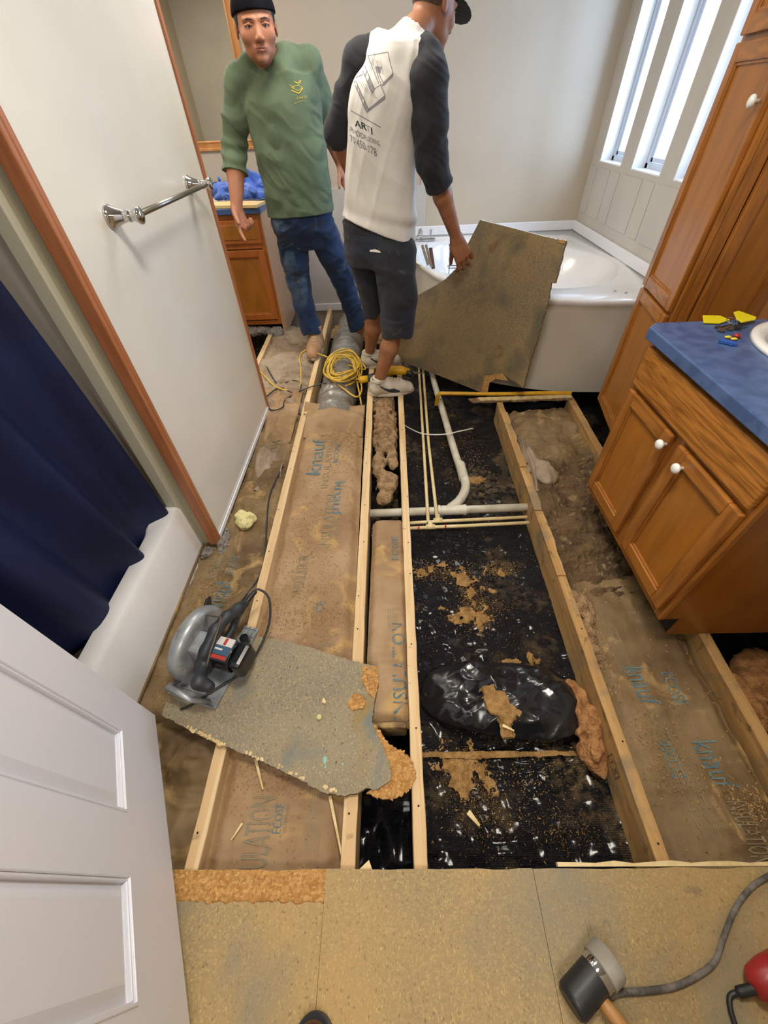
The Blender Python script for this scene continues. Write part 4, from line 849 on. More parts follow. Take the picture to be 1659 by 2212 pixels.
zb = .26; bm = nb(); X0, Y0 = k0.x, 3.5
hz = P(975, 530, Y=3.5).z
for dx in (0, .06): tube(bm, [(X0+dx, Y0, zb), (X0+dx, Y0, hz-.01)], .0035, 6)
tube(bm, smooth_path([(X0, Y0, hz-.01), (X0-.012, Y0, hz+.005), (X0+.03, Y0, hz+.022), (X0+.06, Y0, hz+.02), (X0+.06, Y0, hz-.01)], 4), .0035, 6); mk('frame', bm, M['black'], ra)
for i in range(4): mk('shelf_wire', tube(nb(), [(X0-.005, Y0, zb+.05+i*.06), (X0+.085, Y0, zb+.05+i*.06), (X0+.085, Y0+.07, zb+.05+i*.06), (X0-.005, Y0+.07, zb+.05+i*.06), (X0-.005, Y0, zb+.05+i*.06)], .0028, 6), M['black'], ra)
for i, (px_, py_) in enumerate(((1328, 629), (1352, 633))):
    c = P(px_, py_, z=.566); tag(mk('paint_chip', prism(nb(), [(c.x-.008, c.y), (c.x, c.y+.005), (c.x+.011, c.y+.001), (c.x+.002, c.y-.004)], .566, .569), M['chip_edge']), ('small brown chip on the rim of the corner tub, the left one of two', 'small brown chip on the rim of the corner tub nearer the tall cabinet')[i], 'debris')

# ---------------------------------------------------------------- right vanity
XF = .915; YN, YFv = .685, 1.372
vm = thing('vanity_cabinet', 'orange oak vanity cabinet with two doors at the right under the blue top', 'cabinet')
RM_ = basis((XF, YFv, 0), (0, -1, 0), (0, 0, 1), (-1, 0, 0)); L_ = YFv-YN
mk('body', box(nb(), (XF+.02, YN+.012, .10), (XW-.002, YFv-.012, .70)), M['oak_side'], vm)
mk('side_panel', prism(nb(), [(XF+.019, .112), (XF+.085, .112), (XF+.085, -.0), (XW-.002, -.0), (XW-.002, .80), (XF+.019, .80)], 0, .012, Matrix(((1, 0, 0, 0), (0, 0, 1, YN), (0, 1, 0, 0), (0, 0, 0, 1)))), M['oak_side'], vm)
mk('side_panel_far', prism(nb(), [(XF+.019, .112), (XF+.085, .112), (XF+.085, -.0), (XW-.002, -.0), (XW-.002, .80), (XF+.019, .80)], 0, .012, Matrix(((1, 0, 0, 0), (0, 0, 1, YFv-.012), (0, 1, 0, 0), (0, 0, 0, 1)))), M['oak_side'], vm)
mk('toe_board', box(nb(), (XF+.082, YN+.012, -.0), (XF+.094, YFv, .11)), M['dark'], vm)
bm = nb(); box(bm, (0, .108, -.019), (.032, .80, 0), RM_); box(bm, (L_-.036, .108, -.019), (L_, .80, 0), RM_); box(bm, (L_/2-.03, .12, -.019), (L_/2+.03, .64, 0), RM_)
mk('face_frame', bm, M['oak_v'], vm, bevel=.002)
for (a, b) in ((.108, .16), (.60, .655), (.765, .80)): mk('face_rail', box(nb(), (.032, a, -.0185), (L_-.036, b, -.0005), RM_), M['oak_h'], vm, bevel=.002)
m1_ = L_/2
d1 = panel_door(vm, RM_, .012, m1_-.022, .152, .622, M['oak_v'], M['oak_p'], mh=M['oak_h'])
d2 = panel_door(vm, RM_, m1_+.022, L_-.014, .152, .622, M['oak_v'], M['oak_p'], mh=M['oak_h'])
bpy.context.view_layer.update()
for dd, pk in ((d1, (1422, 960)), (d2, (1457, 1012))):
    w_ = P(*pk, X=XF-.045); l_ = RM_.inverted() @ w_; lathe_knob(dd, RM_, (l_.x, l_.y), .02)
mk('drawer_front', box(nb(), (.012, .642, 0), (L_-.012, .782, .02), RM_), M['oak_d'], vm, bevel=.006)
ct2 = thing('countertop', 'blue laminate countertop with clipped front corner on the right vanity', 'countertop')
tp = [(XF-.035, YN-.03), (XF-.035, YFv-.0), (XF+.0, YFv+.035), (XW-.002, YFv+.035), (XW-.002, YN-.03)]
mk('top', slab_hole(nb(), tp, (1.305, 1.13), .185, .225, .802, .84), M['blue'], ct2, bevel=.004)
mk('backsplash', box(nb(), (XW-.022, YN-.02, .84), (XW-.002, YFv+.03, .93)), M['blue'], ct2, bevel=.003)
sc_ = P(1760, 790, z=.86)
sb = tag(mk('sink', lathe(nb(), [(.02, -.09), (.10, -.07), (.16, -.01), (.175, .008), (.19, .014), (.205, .010), (.21, .0)], 48, Matrix.Translation((1.305, 1.13, .841)) @ Matrix.Diagonal((.95, 1.15, 1, 1))), M['white'], smooth=True), 'white oval sink in the blue top of the right vanity', 'sink')
# keys
ky = thing('key_ring', 'bunch of keys with yellow tags on the blue countertop', 'keys')
kc = lambda x, y, z=.842: P(x, y, z=z)
def tagshape(pts, z0, z1): return prism(nb(), [(kc(*p).x, kc(*p).y) for p in pts], z0, z1)
mk('yellow_tag', tagshape([(1517, 683), (1554, 684), (1576, 693), (1554, 700), (1519, 699)], .842, .846), M['keyyellow'], ky, bevel=.001)
mk('yellow_tag', tagshape([(1580, 683), (1590, 680), (1629, 694), (1626, 699), (1597, 705), (1586, 696)], .852, .856), M['keyyellow'], ky, bevel=.001)
for i, (a, b) in enumerate((((1553, 708), (1580, 702)), ((1575, 712), (1598, 706)), ((1556, 716), (1575, 709)), ((1590, 712), (1611, 707)))):
    p, q = kc(*a), kc(*b); d = (q-p).normalized(); n = Vector((-d.y, d.x, 0)); z = .842+i*.003
    K = basis((p.x, p.y, z), d, n, (0, 0, 1)); bm = nb(); lathe(bm, [(.012, 0), (.012, .002)], 12, K); box(bm, (.01, -.004, 0), ((q-p).length, .004, .002), K); mk('key', bm, M[('black', 'steel', 'steel', 'black')[i]], ky)
cc = kc(1576, 702); mk('ring', tube(nb(), [(cc.x+.016*math.cos(a), cc.y+.016*math.sin(a), .856+.004*math.sin(a)) for a in np.linspace(0, 6.28, 20)], .0012, 6, False), M['chrome'], ky)
c = kc(1572, 740); mk('blue_tag', tagshape([(1553, 734), (1594, 743), (1590, 748), (1552, 740)], .842, .848), M['blue_tag'], ky); mk('red_charm', lathe(nb(), [(.001, 0), (.010, .002), (.012, .008), (.001, .013)], 12, Matrix.Translation((kc(1590, 729).x, kc(1590, 729).y, .842))), M['red'], ky, smooth=True)
for p in ((1571, 731), (1584, 735)): mk('yellow_charm', lathe(nb(), [(.001, 0), (.009, .002), (.009, .005), (.001, .008)], 12, Matrix.Translation((kc(*p).x, kc(*p).y, .843)) @ Matrix.Diagonal((1.1, .7, 1, 1))), M['keyyellow'], ky, smooth=True)

# tall pantry cabinet beside the tub
pa, pb2 = Vector((1.19, 1.735, 0)), Vector((1.262, 2.15, 0)); du_ = (pa-pb2).normalized(); PL = (pb2-pa).length; nn = Vector((du_.y, -du_.x, 0)); nn = -nn if nn.x > 0 else nn
PM = basis(pb2, du_, (0, 0, 1), nn)
pc = thing('pantry_cabinet', 'tall orange oak cabinet between the vanity and the corner tub', 'cabinet')
mk('body', prism(nb(), [(pa.x+.02, pa.y+.012), (pb2.x+.02, pb2.y-.002), (XW-.003, pb2.y-.002), (XW-.003, pa.y+.012)], .11, 2.15), M['oak_side'], pc)
mk('toe_board', prism(nb(), [(pa.x+.07, pa.y+.03), (pb2.x+.06, pb2.y-.02), (XW-.02, pb2.y-.02), (XW-.02, pa.y+.03)], .0, .11), M['dark'], pc)
bm = nb(); rectframe(bm, PM, 0, PL, .105, 2.15, .034, -.018, 0); box(bm, (.03, .69, -.018), (PL-.03, .77, 0), PM); box(bm, (.03, 1.45, -.018), (PL-.03, 1.52, 0), PM); mk('face_frame', bm, M['oak_v'], pc, bevel=.002)
pd1 = panel_door(pc, PM, .02, PL-.02, .125, .728, M['oak_v'], M['oak_p'], mh=M['oak_h']); pd2 = panel_door(pc, PM, .02, PL-.02, .742, 1.50, M['oak_v'], M['oak_p'], mh=M['oak_h']); pd3 = panel_door(pc, PM, .02, PL-.02, 1.515, 2.11, M['oak_v'], M['oak_p'], mh=M['oak_h'])
l_ = PM.inverted() @ P(1652, 182, X=1.19); lathe_knob(pd2, PM, (PL-.045, 1.36), .02)
QM = basis((pa.x+.02, pa.y, 0), (1, 0, 0), (0, 0, 1), (0, -1, 0)); QL = XW-.003-pa.x-.02
bm = nb(); box(bm, (0, .105, -.012), (.045, 2.15, .004), QM); box(bm, (QL-.045, .105, -.012), (QL, 2.15, .004), QM); mk('end_stile', bm, M['oak_v'], pc, bevel=.002)
panel_door(pc, QM, .048, QL-.14, .62, 2.10, M['oak_v'], M['oak_p'], name='end_door', mh=M['oak_h']); mk('end_panel', box(nb(), (QL-.135, .6, -.012), (QL-.046, 2.1, .006), QM), M['mirrorframe'], pc)

# ---------------------------------------------------------------- pipes
ZP = -.078
dp = thing('drain_pipe', 'white plastic drain pipe curving into a tee between the joists', 'pipe')
cen = lambda x, y, z=ZP: P(x, y, z=z)
pth = smooth_path([(.335, 3.3, ZP), cen(935, 815), cen(960, 900), cen(985, 985), cen(1001, 1025)], 6)
mk('pipe', tube(nb(), pth, .0215, 20), M['pvc'], dp, smooth=True)
el = smooth_path([cen(998, 1018), cen(1006, 1050), cen(995, 1078), cen(972, 1098)], 7); mk('elbow', tube(nb(), el, .0245, 20), M['pvc'], dp, smooth=True)
a_, b_ = cen(994, 1003), cen(1002, 1034); mk('elbow_collar', tube(nb(), [a_, b_], .0275, 20), M['pvc'], dp, smooth=True, autosmooth=40)
yb = cen(990, 1101).y
mk('pipe', tube(nb(), [(-.135, yb-.012, ZP), (.69, yb+.005, ZP)], .0215, 20), M['pvc'], dp, smooth=True)
mk('tee', tube(nb(), [(cen(952, 1100).x, yb-.003, ZP), (cen(1005, 1100).x, yb-.001, ZP)], .0262, 20), M['pvc'], dp, smooth=True, autosmooth=40)
for x in (948, 1003): mk('tee_collar', tube(nb(), [(cen(x, 1100).x-.007, yb-.002, ZP), (cen(x, 1100).x+.007, yb-.002, ZP)], .0285, 20), M['pvc'], dp, smooth=True, autosmooth=40)
w2 = thing('water_pipe', 'thin cream water pipe without rings crossing right beside the white drain pipe, with a branch', 'pipe'); w3 = thing('water_pipe', 'thin cream water pipe with red rings crossing the black sheeting, with a branch', 'pipe')
zp = -.045
mk('tube', tube(nb(), [(.235, 3.2, zp), P(905, 800, z=zp), P(915, 960, z=zp), P(925, 1128, z=zp)], .0085, 10), M['pex'], w3, smooth=True)
mk('tube', tube(nb(), [(.275, 3.2, zp), P(914, 800, z=zp), P(926, 960, z=zp), P(944, 1118, z=zp)], .0085, 10), M['pex'], w2, smooth=True)
za = -.055
y1_, y1b = P(885, 1130, z=za), P(1138, 1117, z=za); y2_, y2b = P(885, 1141, z=za), P(1142, 1129, z=za)
mk('tube', tube(nb(), [y1_, P(950, 1126, z=za), y1b], .0085, 10), M['pex'], w2, smooth=True)
mk('tube', tube(nb(), [y2_, P(1000, 1136, z=za), y2b], .0085, 10), M['pex'], w3, smooth=True)
for par, px_, py_ in ((w2, 946, 1124), (w3, 930, 1138)):
    c = P(px_, py_, z=za); mk('tee_fitting', tube(nb(), [c+Vector((-.022, 0, 0)), c+Vector((.022, 0, 0))], .013, 12), M['pex'], par, smooth=True); mk('tee_neck', tube(nb(), [c, c+Vector((0, .03, .006))], .0125, 12), M['pex'], par, smooth=True)
for px_, py_ in ((904, 1140), (962, 1137)): c = P(px_, py_, z=za); mk('crimp_ring', tube(nb(), [c+Vector((-.004, 0, 0)), c+Vector((.004, 0, 0))], .0105, 12), M['redring'], w3, smooth=True, label='red ring')
# white strap
tag(mk('strap', (lambda pts: ([(p.x, p.y+s, p.z) for p in pts for s in (-.006, .006)], [], [(2*i, 2*i+1, 2*i+3, 2*i+2) for i in range(len(pts)-1)]))(smooth_path([P(868, 914, z=-.10), P(885, 925, z=-.09), P(915, 937, z=-.035), P(960, 938, z=-.03), P(990, 932, z=-.05), P(1022, 925, z=-.09)], 6)), M['strap'], smooth=True), 'white plastic strap curling across the pipes', 'strap')
# yellow pipe and shelf strip at the tub
yp = tag(mk('gas_pipe', tube(nb(), smooth_path([(.318, 2.47, -.09), (.322, 2.455, -.03), (.335, 2.44, .014), (.40, 2.43, .020), (.70, 2.405, .02), (1.05, 2.395, .02), (1.20, 2.385, .02)], 6), .0125, 14), M['yellow'], smooth=True), 'long yellow pipe bent down at its left end, lying before the tub', 'pipe')
bm = nb(); prism(bm, ragged(.545, 1.20, 2.335, .006, 24, 11) + ragged(1.20, .52, 2.385, .004, 24, 12), -.004, .006)
st_ = tag(mk('broken_board', bm, M['chip_edge']), 'narrow splintered board strip lying in front of the yellow pipe', 'board')
mk('top_layer', prism(nb(), ragged(.60, 1.20, 2.345, .006, 24, 13) + ragged(1.20, .58, 2.383, .003, 24, 14), .006, .011), M['flake_l'], st_)
tag(mk('floor_edge_board', prism(nb(), ragged(.80, 1.20, 2.40, .003, 10, 15) + ragged(1.20, .80, 2.43, .003, 10, 16), -.02, .004), M['chip_edge']), 'dark board edge under the tub apron behind the yellow pipe', 'board')

# duct
dpath = smooth_path([(-.385, 2.30, -.085), (-.385, 2.6, -.075), (-.38, 3.0, -.075), (-.37, 3.4, -.085), (-.36, 3.8, -.10), (-.36, 4.1, -.12)], 14)
bm = nb(); tube(bm, dpath, [(.135 if i % 3 == 0 else .126)+.004*math.sin(i*1.7) for i in range(len(dpath))], 36)
for v in bm.verts: v.co += Vector((0, 0, 1))*.006*float(fbm(np.array([v.co.x*20]), np.array([v.co.y*14]), np.array([v.co.z*20]))[0])
du2 = tag(mk('flexible_duct', bm, M['foil'], smooth=True), 'silver film covered flexible duct lying between the joists', 'duct')

# ---------------------------------------------------------------- loose chipboard with the saw
pts = [(560, 1375), (610, 1384), (665, 1397), (720, 1415), (770, 1430), (815, 1440), (817, 1480), (808, 1520), (803, 1560), (818, 1595), (838, 1640), (845, 1675), (838, 1690), (812, 1706), (790, 1702), (775, 1712), (742, 1720), (700, 1712), (640, 1680), (545, 1635), (455, 1600), (400, 1572), (350, 1545), (358, 1518), (372, 1500), (400, 1440), (470, 1405), (520, 1368)]
w3d = [P(x, y, z=.022) for x, y in pts]; out = []; r = random.Random(3)
for i in range(len(w3d)):
    a, b = w3d[i], w3d[(i+1) % len(w3d)]; n = max(2, int((b-a).length/.008))
    for k in range(n): t = k/n; p = a.lerp(b, t); j = .0022 if k else 0; out.append((p.x+r.uniform(-j, j), p.y+r.uniform(-j, j)))
lb = tag(mk('loose_chipboard', prism(nb(), out, .003, .022), [M['chip_grey'], M['chip_edge']]), 'weathered grey green chipboard piece lying under the circular saw', 'board')
for p in lb.data.polygons:
    if abs(p.normal.z) < .5: p.material_index = 1
def rawpatch(name, pxs, z0, z1, seed, amp=.004, par=lb, m='chip_raw', label=None):
    w_ = [P(x, y, z=z1) for x, y in pxs]; out = []; r = random.Random(seed)
    for i in range(len(w_)):
        a, b = w_[i], w_[(i+1) % len(w_)]; n = max(2, int((b-a).length/.006))
        for k in range(n): t = k/n; p = a.lerp(b, t); out.append((p.x+r.uniform(-amp, amp), p.y+r.uniform(-amp, amp)))
    bm = nb(); vs = [bm.verts.new((x, y, z1)) for x, y in out]; f_ = bm.faces.new(vs); bmesh.ops.triangulate(bm, faces=[f_]); bmesh.ops.subdivide_edges(bm, edges=bm.edges, cuts=3, use_grid_fill=True)
    for v in bm.verts: v.co.z += float(.004*fbm(np.array([v.co.x*70+seed]), np.array([v.co.y*70]), 2.)[0])
    ret = bmesh.ops.extrude_face_region(bm, geom=list(bm.faces)); 
    for v in [g for g in ret['geom'] if isinstance(g, bmesh.types.BMVert)]: v.co.z = z0
    return mk(name, bm, M[m], par, label=label)
rawpatch('broken_layer', [(803, 1560), (818, 1572), (832, 1597), (852, 1612), (872, 1622), (885, 1640), (897, 1660), (898, 1680), (885, 1705), (862, 1722), (840, 1728), (815, 1724), (793, 1712), (812, 1702), (838, 1686), (842, 1670), (832, 1640), (812, 1600)], .002, .014, 1, label='torn orange layer at the broken end')
rawpatch('broken_layer', [(783, 1437), (816, 1440), (817, 1475), (810, 1510), (796, 1500), (780, 1470)], .021, .025, 2, .003, label='orange patch where the surface flaked off')
rawpatch('broken_layer', [(760, 1500), (775, 1497), (790, 1510), (785, 1530), (765, 1536), (748, 1525)], .021, .025, 3, .003, label='small round orange flaked patch')
bm = nb(); r = random.Random(8)
for i in range(70):
    t = r.random(); a, b = ((P(405, 1570, z=.022), P(485, 1610, z=.022)), (P(520, 1620, z=.022), P(740, 1718, z=.022)))[i % 3 == 0]
    p = a.lerp(b, t); s = r.uniform(.002, .006); lathe(bm, [(s*.5, 0), (s, s*.4), (s*.3, s*.8)], 6, Matrix.Translation((p.x+r.uniform(-.004, .004), p.y+r.uniform(-.004, .004), .0215)))
mk('pale_crumbs', bm, M['flake_l'], lb, kind='stuff')
tag(mk('foam_crumb', lathe(nb(), [(.003, 0), (.009, .003), (.008, .009), (.002, .013)], 9, Matrix.Translation(P(690, 1550, z=.0225))), M['foam']), 'small yellowish crumb on the middle of the loose chipboard', 'debris')
tag(mk('wood_chip', prism(nb(), [(P(699, 1508, z=.0225).x, P(699, 1508, z=.0225).y), (P(705, 1515, z=.0225).x, P(705, 1515, z=.0225).y), (P(703, 1522, z=.0225).x, P(703, 1522, z=.0225).y), (P(696, 1518, z=.0225).x, P(696, 1518, z=.0225).y)], .0225, .029), M['flake_l']), 'pale wood chip above the yellow crumb on the chipboard', 'debris')
for q in ((702, 1641, .006), (703, 1656, .0025), (740, 1650, .0025)): c = P(q[0], q[1], z=.0225); mk('paint_spot', lathe(nb(), [(q[2], 0), (q[2]*.8, .0008)], 10, Matrix.Translation((c.x, c.y, .022)) @ Matrix.Diagonal((1, 1.6, 1, 1))), M['paint_blue'], lb)
# foam chunk, lint scrap
f = Field((-.80, 1.22, -.04), (-.64, 1.40, .09), .004); f.k = .01
for c, rr in (((-.725, 1.305, .005), (.045, .05, .028)), ((-.70, 1.32, .01), (.025, .03, .03)), ((-.745, 1.33, .02), (.025, .025, .02))): f.ell(c, ((.9, .3, 0), (-.3, .9, 0), (0, 0, 1)), rr)
X, Y, Z = np.broadcast_arrays(*f.grid()); f.F = f.F - (.008*fbm(X*40, Y*40, Z*40)).astype(np.float32); tag(f.build('foam_chunk', M['foam']), 'pale yellow foam chunk lying beside the foot of the stub wall', 'foam')
pil('lint_scrap', 'grey fuzzy lint hanging at the bottom corner of the stub wall', ((-.87, 1.10, -.10), (-.74, 1.3, .04)), [((-.80, 1.18, -.03), (.016, .05, .03)), ((-.80, 1.20, -.005), (.012, .06, .012))], M['carpet'], h=.004, amp=.008, fr=60, cat='lint')
pil('lint_scrap', 'torn grey scraps at the foot of the narrow trim by the tub', ((-.97, 1.05, -.10), (-.82, 1.22, .03)), [((-.90, 1.14, -.03), (.04, .025, .012)), ((-.86, 1.15, -.035), (.025, .02, .012))], M['carpet'], h=.004, amp=.012, fr=50, cat='lint')
pil('debris_clump', 'dark dusty clump hanging under the far vanity front', ((-1.5, 3.5, -.08), (-.88, 3.75, .12)), [((-1.25, 3.63, .02), (.2, .03, .035)), ((-1.0, 3.62, .0), (.08, .04, .04))], M['carpet'], h=.008, amp=.02, cat='debris')

# ---------------------------------------------------------------- circular saw
so_ = thing('circular_saw', 'circular saw with silver guard and black motor on the chipboard', 'saw')
u = Vector((.28, .96, 0)).normalized(); v = Vector((u.y, -u.x, 0)); SM = basis((-.648, .600, .0225), v, u, (0, 0, 1))   # local x right, y towards the rear handle, z up
mk('base_plate', prism(nb(), [(-.092, -.145), (.092, -.145), (.092, .150), (.030, .150), (.030, .06), (-.05, .06), (-.05, .150), (-.092, .150)], 0, .004, SM), M['alu'], so_, bevel=.001)
bm = nb()
for x in (-.092, .087): box(bm, (x, -.145, .003), (x+.005, .150, .011), SM)
for y in (-.145, -.115): box(bm, (-.09, y, .003), (.09, y+.004, .010), SM)
for i in range(3): box(bm, (.035+i*.018, .075, .003), (.038+i*.018, .150, .010), SM)
for i in range(3): box(bm, (.03, .085+i*.028, .003), (.09, .088+i*.028, .010), SM)
mk('base_ribs', bm, M['alu'], so_)
GS = SM @ basis((-.052, .02, .085), (0, 1, 0), (0, 0, 1), (1, 0, 0))   # guard disc: local x = rear, y = up, z = right
bm = nb(); R0 = .118; nA = 40; prof = [(-.026, .70), (-.026, .88), (-.018, .97), (0, 1.0), (.018, .97), (.026, .88), (.026, .70)]
rings = []
for i in range(nA+1):
    a = math.radians(-22+224*i/nA); rings.append([bm.verts.new(GS @ Vector((R0*q*math.cos(a)*1.12, R0*q*math.sin(a), w_))) for w_, q in prof])
for i in range(nA):
    for k in range(len(prof)-1): bm.faces.new((rings[i][k], rings[i+1][k], rings[i+1][k+1], rings[i][k+1]))
cl_ = [bm.verts.new(GS @ Vector((0, 0, w_))) for w_ in (-.024, .024)]
for i in range(nA): bm.faces.new((rings[i][0], cl_[0], rings[i+1][0])); bm.faces.new((rings[i][-1], rings[i+1][-1], cl_[1]))
mk('blade_guard', bm, M['alu'], so_, smooth=True, autosmooth=45)
mk('blade', lathe(nb(), [(.001, -.001), (.088, -.001), (.088, .001), (.001, .001)], 48, GS @ Matrix.Translation((0, 0, -.004))), M['steel'], so_)
mk('guard_lever', prism(nb(), [(.10, .01), (.135, .02), (.15, .05), (.13, .06), (.10, .04)], -.036, -.026, GS), M['blackgloss'], so_, bevel=.003)
bm = nb(); tube(bm, [SM @ Vector(q) for q in ((-.075, -.10, .02), (-.06, -.14, .075), (.02, -.15, .055), (.06, -.13, .01))], [.008, .012, .010, .008], 8); mk('front_bracket', bm, M['alu'], so_, smooth=True)
MS = SM @ basis((.022, .0, .098), (0, 1, 0), (0, 0, 1), (1, 0, 0))
bm = nb(); lathe(bm, [(.046, 0), (.050, .01), (.050, .09), (.047, .094)], 28, MS); mk('motor_housing', bm, M['blackgloss'], so_, smooth=True, autosmooth=40)
bm = nb(); box(bm, (-.045, -.045, .096), (.047, .045, .140), MS); mk('motor_cap', bm, M['blackgloss'], so_, bevel=.014)
bm = nb(); box(bm, (-.04, .034, .018), (.04, .052, .092), MS); ml = mk('motor_top', bm, M['greyplastic'], so_, bevel=.006)
mk('label_white', box(nb(), (.008, .0515, .030), (.036, .0532, .088), MS), M['labelw'], ml); mk('label_red', box(nb(), (.010, .0525, .054), (.034, .0540, .064), MS), M['labelr'], ml)
mk('label_blue', box(nb(), (-.022, .0515, .030), (.008, .0531, .088), MS), M['labelb'], ml); mk('label_stripe', box(nb(), (-.008, .0526, .034), (-.002, .0538, .062), MS), M['labelw'], ml); mk('label_band', box(nb(), (-.036, .0515, .036), (-.024, .0531, .088), MS), M['labelr'], ml)
bx = bvh_of(ml); lay('label_text', flat_text('SKILSAW', .014), MS @ Vector((-.030, .06, .062)), MS.to_3x3() @ Vector((0, 0, 1)), MS.to_3x3() @ Vector((1, 0, 0)), MS.to_3x3() @ Vector((0, -1, 0)), bx, M['labelw'], ml, off=.0022) if False else None
f = Field(tuple(min(c) for c in zip(*[(SM @ Vector((x, y, z)))[:] for x in (-.12, .20) for y in (-.17, .26) for z in (0, .26)])), tuple(max(c) for c in zip(*[(SM @ Vector((x, y, z)))[:] for x in (-.12, .20) for y in (-.17, .26) for z in (0, .26)])), .004)
f.k = .012; S3 = lambda x, y, z: (SM @ Vector((x+.038, y, z)))[:]
f.chain([S3(-.005, -.03, .15), S3(0, .04, .175), S3(.004, .10, .165), S3(.008, .15, .135), S3(.010, .185, .115)], [.018, .020, .019, .020, .014])
f.chain([S3(.008, .15, .13), S3(.0, .10, .085), S3(0, .04, .08)], [.016, .012, .02]); f.cone(S3(-.01, -.06, .10), S3(-.005, -.02, .15), .03, .02)
f.cone(S3(.0, -.06, .12), S3(.03, -.115, .145), .016, .021); f.cone(S3(.03, -.115, .145), S3(.06, -.115, .13), .022, .018)
f.build('handle', M['greyplastic'], so_)
loopz = [(-.045, .045, .150), (-.045, -.045, .150), (.0, -.05, .165), (.0, .045, .200), (-.045, .045, .200)]
mk('lever_loop', tube(nb(), [S3(-.062, .055, .15), S3(-.052, .075, .19), S3(.010, .075, .205), S3(.014, .06, .20), S3(.018, -.02, .165), S3(.016, -.06, .13)], .0032, 8), M['steel'], so_)
mk('gear_cover', box(nb(), (-.048, -.04, .08), (.03, .04, .150), SM), M['alu'], so_, bevel=.012)
mk('rear_knob', tube(nb(), [S3(.035, .09, .012), S3(.035, .09, .045)], .016, 14), M['blackgloss'], so_)
cord = smooth_path([S3(.010, .18, .115), S3(.018, .225, .12), S3(.03, .25, .12), S3(.075, .235, .10), S3(.105, .16, .06), S3(.098, .06, .02), S3(.075, -.02, .012), S3(.02, -.09, .012), S3(-.03, -.155, .01), S3(-.06, -.175, .004)], 8)
mk('cord', tube(nb(), cord, .0042, 8), M['black'], so_, smooth=True); mk('cord_sleeve', tube(nb(), smooth_path([S3(.010, .175, .115), S3(.016, .21, .12), S3(.024, .24, .122)], 5), [.009]*10+[.0065], 10), M['black'], so_, smooth=True)

# cords on the floor
def zof(bv, x, y, d=-.03, add=.006):
    h = bv.ray_cast(Vector((x, y, .3)), Vector((0, 0, -1)), 1); return (h[0].z if h[0] else d)+add
cp = [(612, 1010), (585, 1070), (577, 1130), (572, 1190), (560, 1240), (530, 1290), (500, 1330)]
pp = [P(x, y, z=-.02) for x, y in cp]; pp = [Vector((p.x, p.y, max(zof(ba, p.x, p.y), -.05))) for p in pp]
tag(mk('electric_cable', tube(nb(), smooth_path(pp, 7), .0042, 8), M['black'], smooth=True), 'black cord running along the left joist to the circular saw', 'cord')
bp_ = [(575, 790, .01), (600, 830, .004), (640, 850, .004), (650, 830, .006), (630, 822, .006), (600, 838, .004), (575, 860, .004), (585, 885, .004), (610, 880, .004), (618, 862, .006), (660, 840, .01), (700, 828, .03), (745, 822, .055), (775, 822, .06)]
tag(mk('electric_cable', tube(nb(), smooth_path([P(x, y, z=z) for x, y, z in bp_], 8), .0042, 8), M['black'], smooth=True), 'black cord looping over the joist to the reciprocating saw', 'cord')
yc = []; cxy = P(735, 800, z=.05)
for i in range(11):
    rr = random.uniform(.075, .13); ox, oy = random.uniform(-.035, .035), random.uniform(-.07, .07)
    for k in range(14):
        a = 6.283*k/14; yc.append((-.335+ox+rr*math.cos(a)*1.05, 2.76+oy+rr*math.sin(a)*1.9, .045+i*.006+.012*math.sin(a*2+i)-.06*max(0, abs(math.cos(a))-.75)))
lead = [P(560, 800, z=.005), P(600, 838, z=.005), P(645, 838, z=.005), P(650, 800, z=.004), P(648, 770, z=.004), P(665, 755, z=.02), P(690, 765, z=.05)]
tail = [(-.42, 2.66, .05), (-.30, 2.45, .055), (-.22, 2.38, .045), (-.20, 2.55, .03), (-.26, 2.75, .08), (-.22, 2.52, .02), (-.20, 2.40, -.03)]
tag(mk('extension_cord', tube(nb(), smooth_path(lead + yc + tail, 5), .0058, 8), M['yellowcord'], smooth=True), 'tangled yellow extension cord coiled on top of the silver duct', 'cord')
# reciprocating saw behind the sneaker
rs = thing('reciprocating_saw', 'yellow and black reciprocating saw lying behind the white sneaker', 'saw')
RS = lambda x, y, z: P(x, y, z=z)
mk('rear_grip', tube(nb(), [RS(772, 822, .05), RS(782, 820, .055), RS(795, 818, .06)], [.016, .026, .022], 14), M['yellow'], rs, smooth=True)
mk('body', tube(nb(), [RS(790, 819, .055), RS(815, 812, .06), RS(830, 808, .06)], [.024, .027, .024], 14), M['greyplastic'], rs, smooth=True)
mk('motor', tube(nb(), [RS(825, 808, .06), RS(845, 800, .06), RS(868, 800, .06), RS(885, 803, .055)], [.028, .034, .032, .02], 14), M['yellow'], rs, smooth=True)
mk('nose', tube(nb(), [RS(880, 806, .05), RS(892, 810, .045)], [.024, .018], 12), M['blackgloss'], rs, smooth=True); mk('blade', prism(nb(), [(RS(890, 800, .05).x, RS(890, 800, .05).y), (RS(918, 806, .05).x, RS(918, 806, .05).y), (RS(890, 806, .05).x, RS(890, 806, .05).y)], .045, .047), M['steel'], rs)

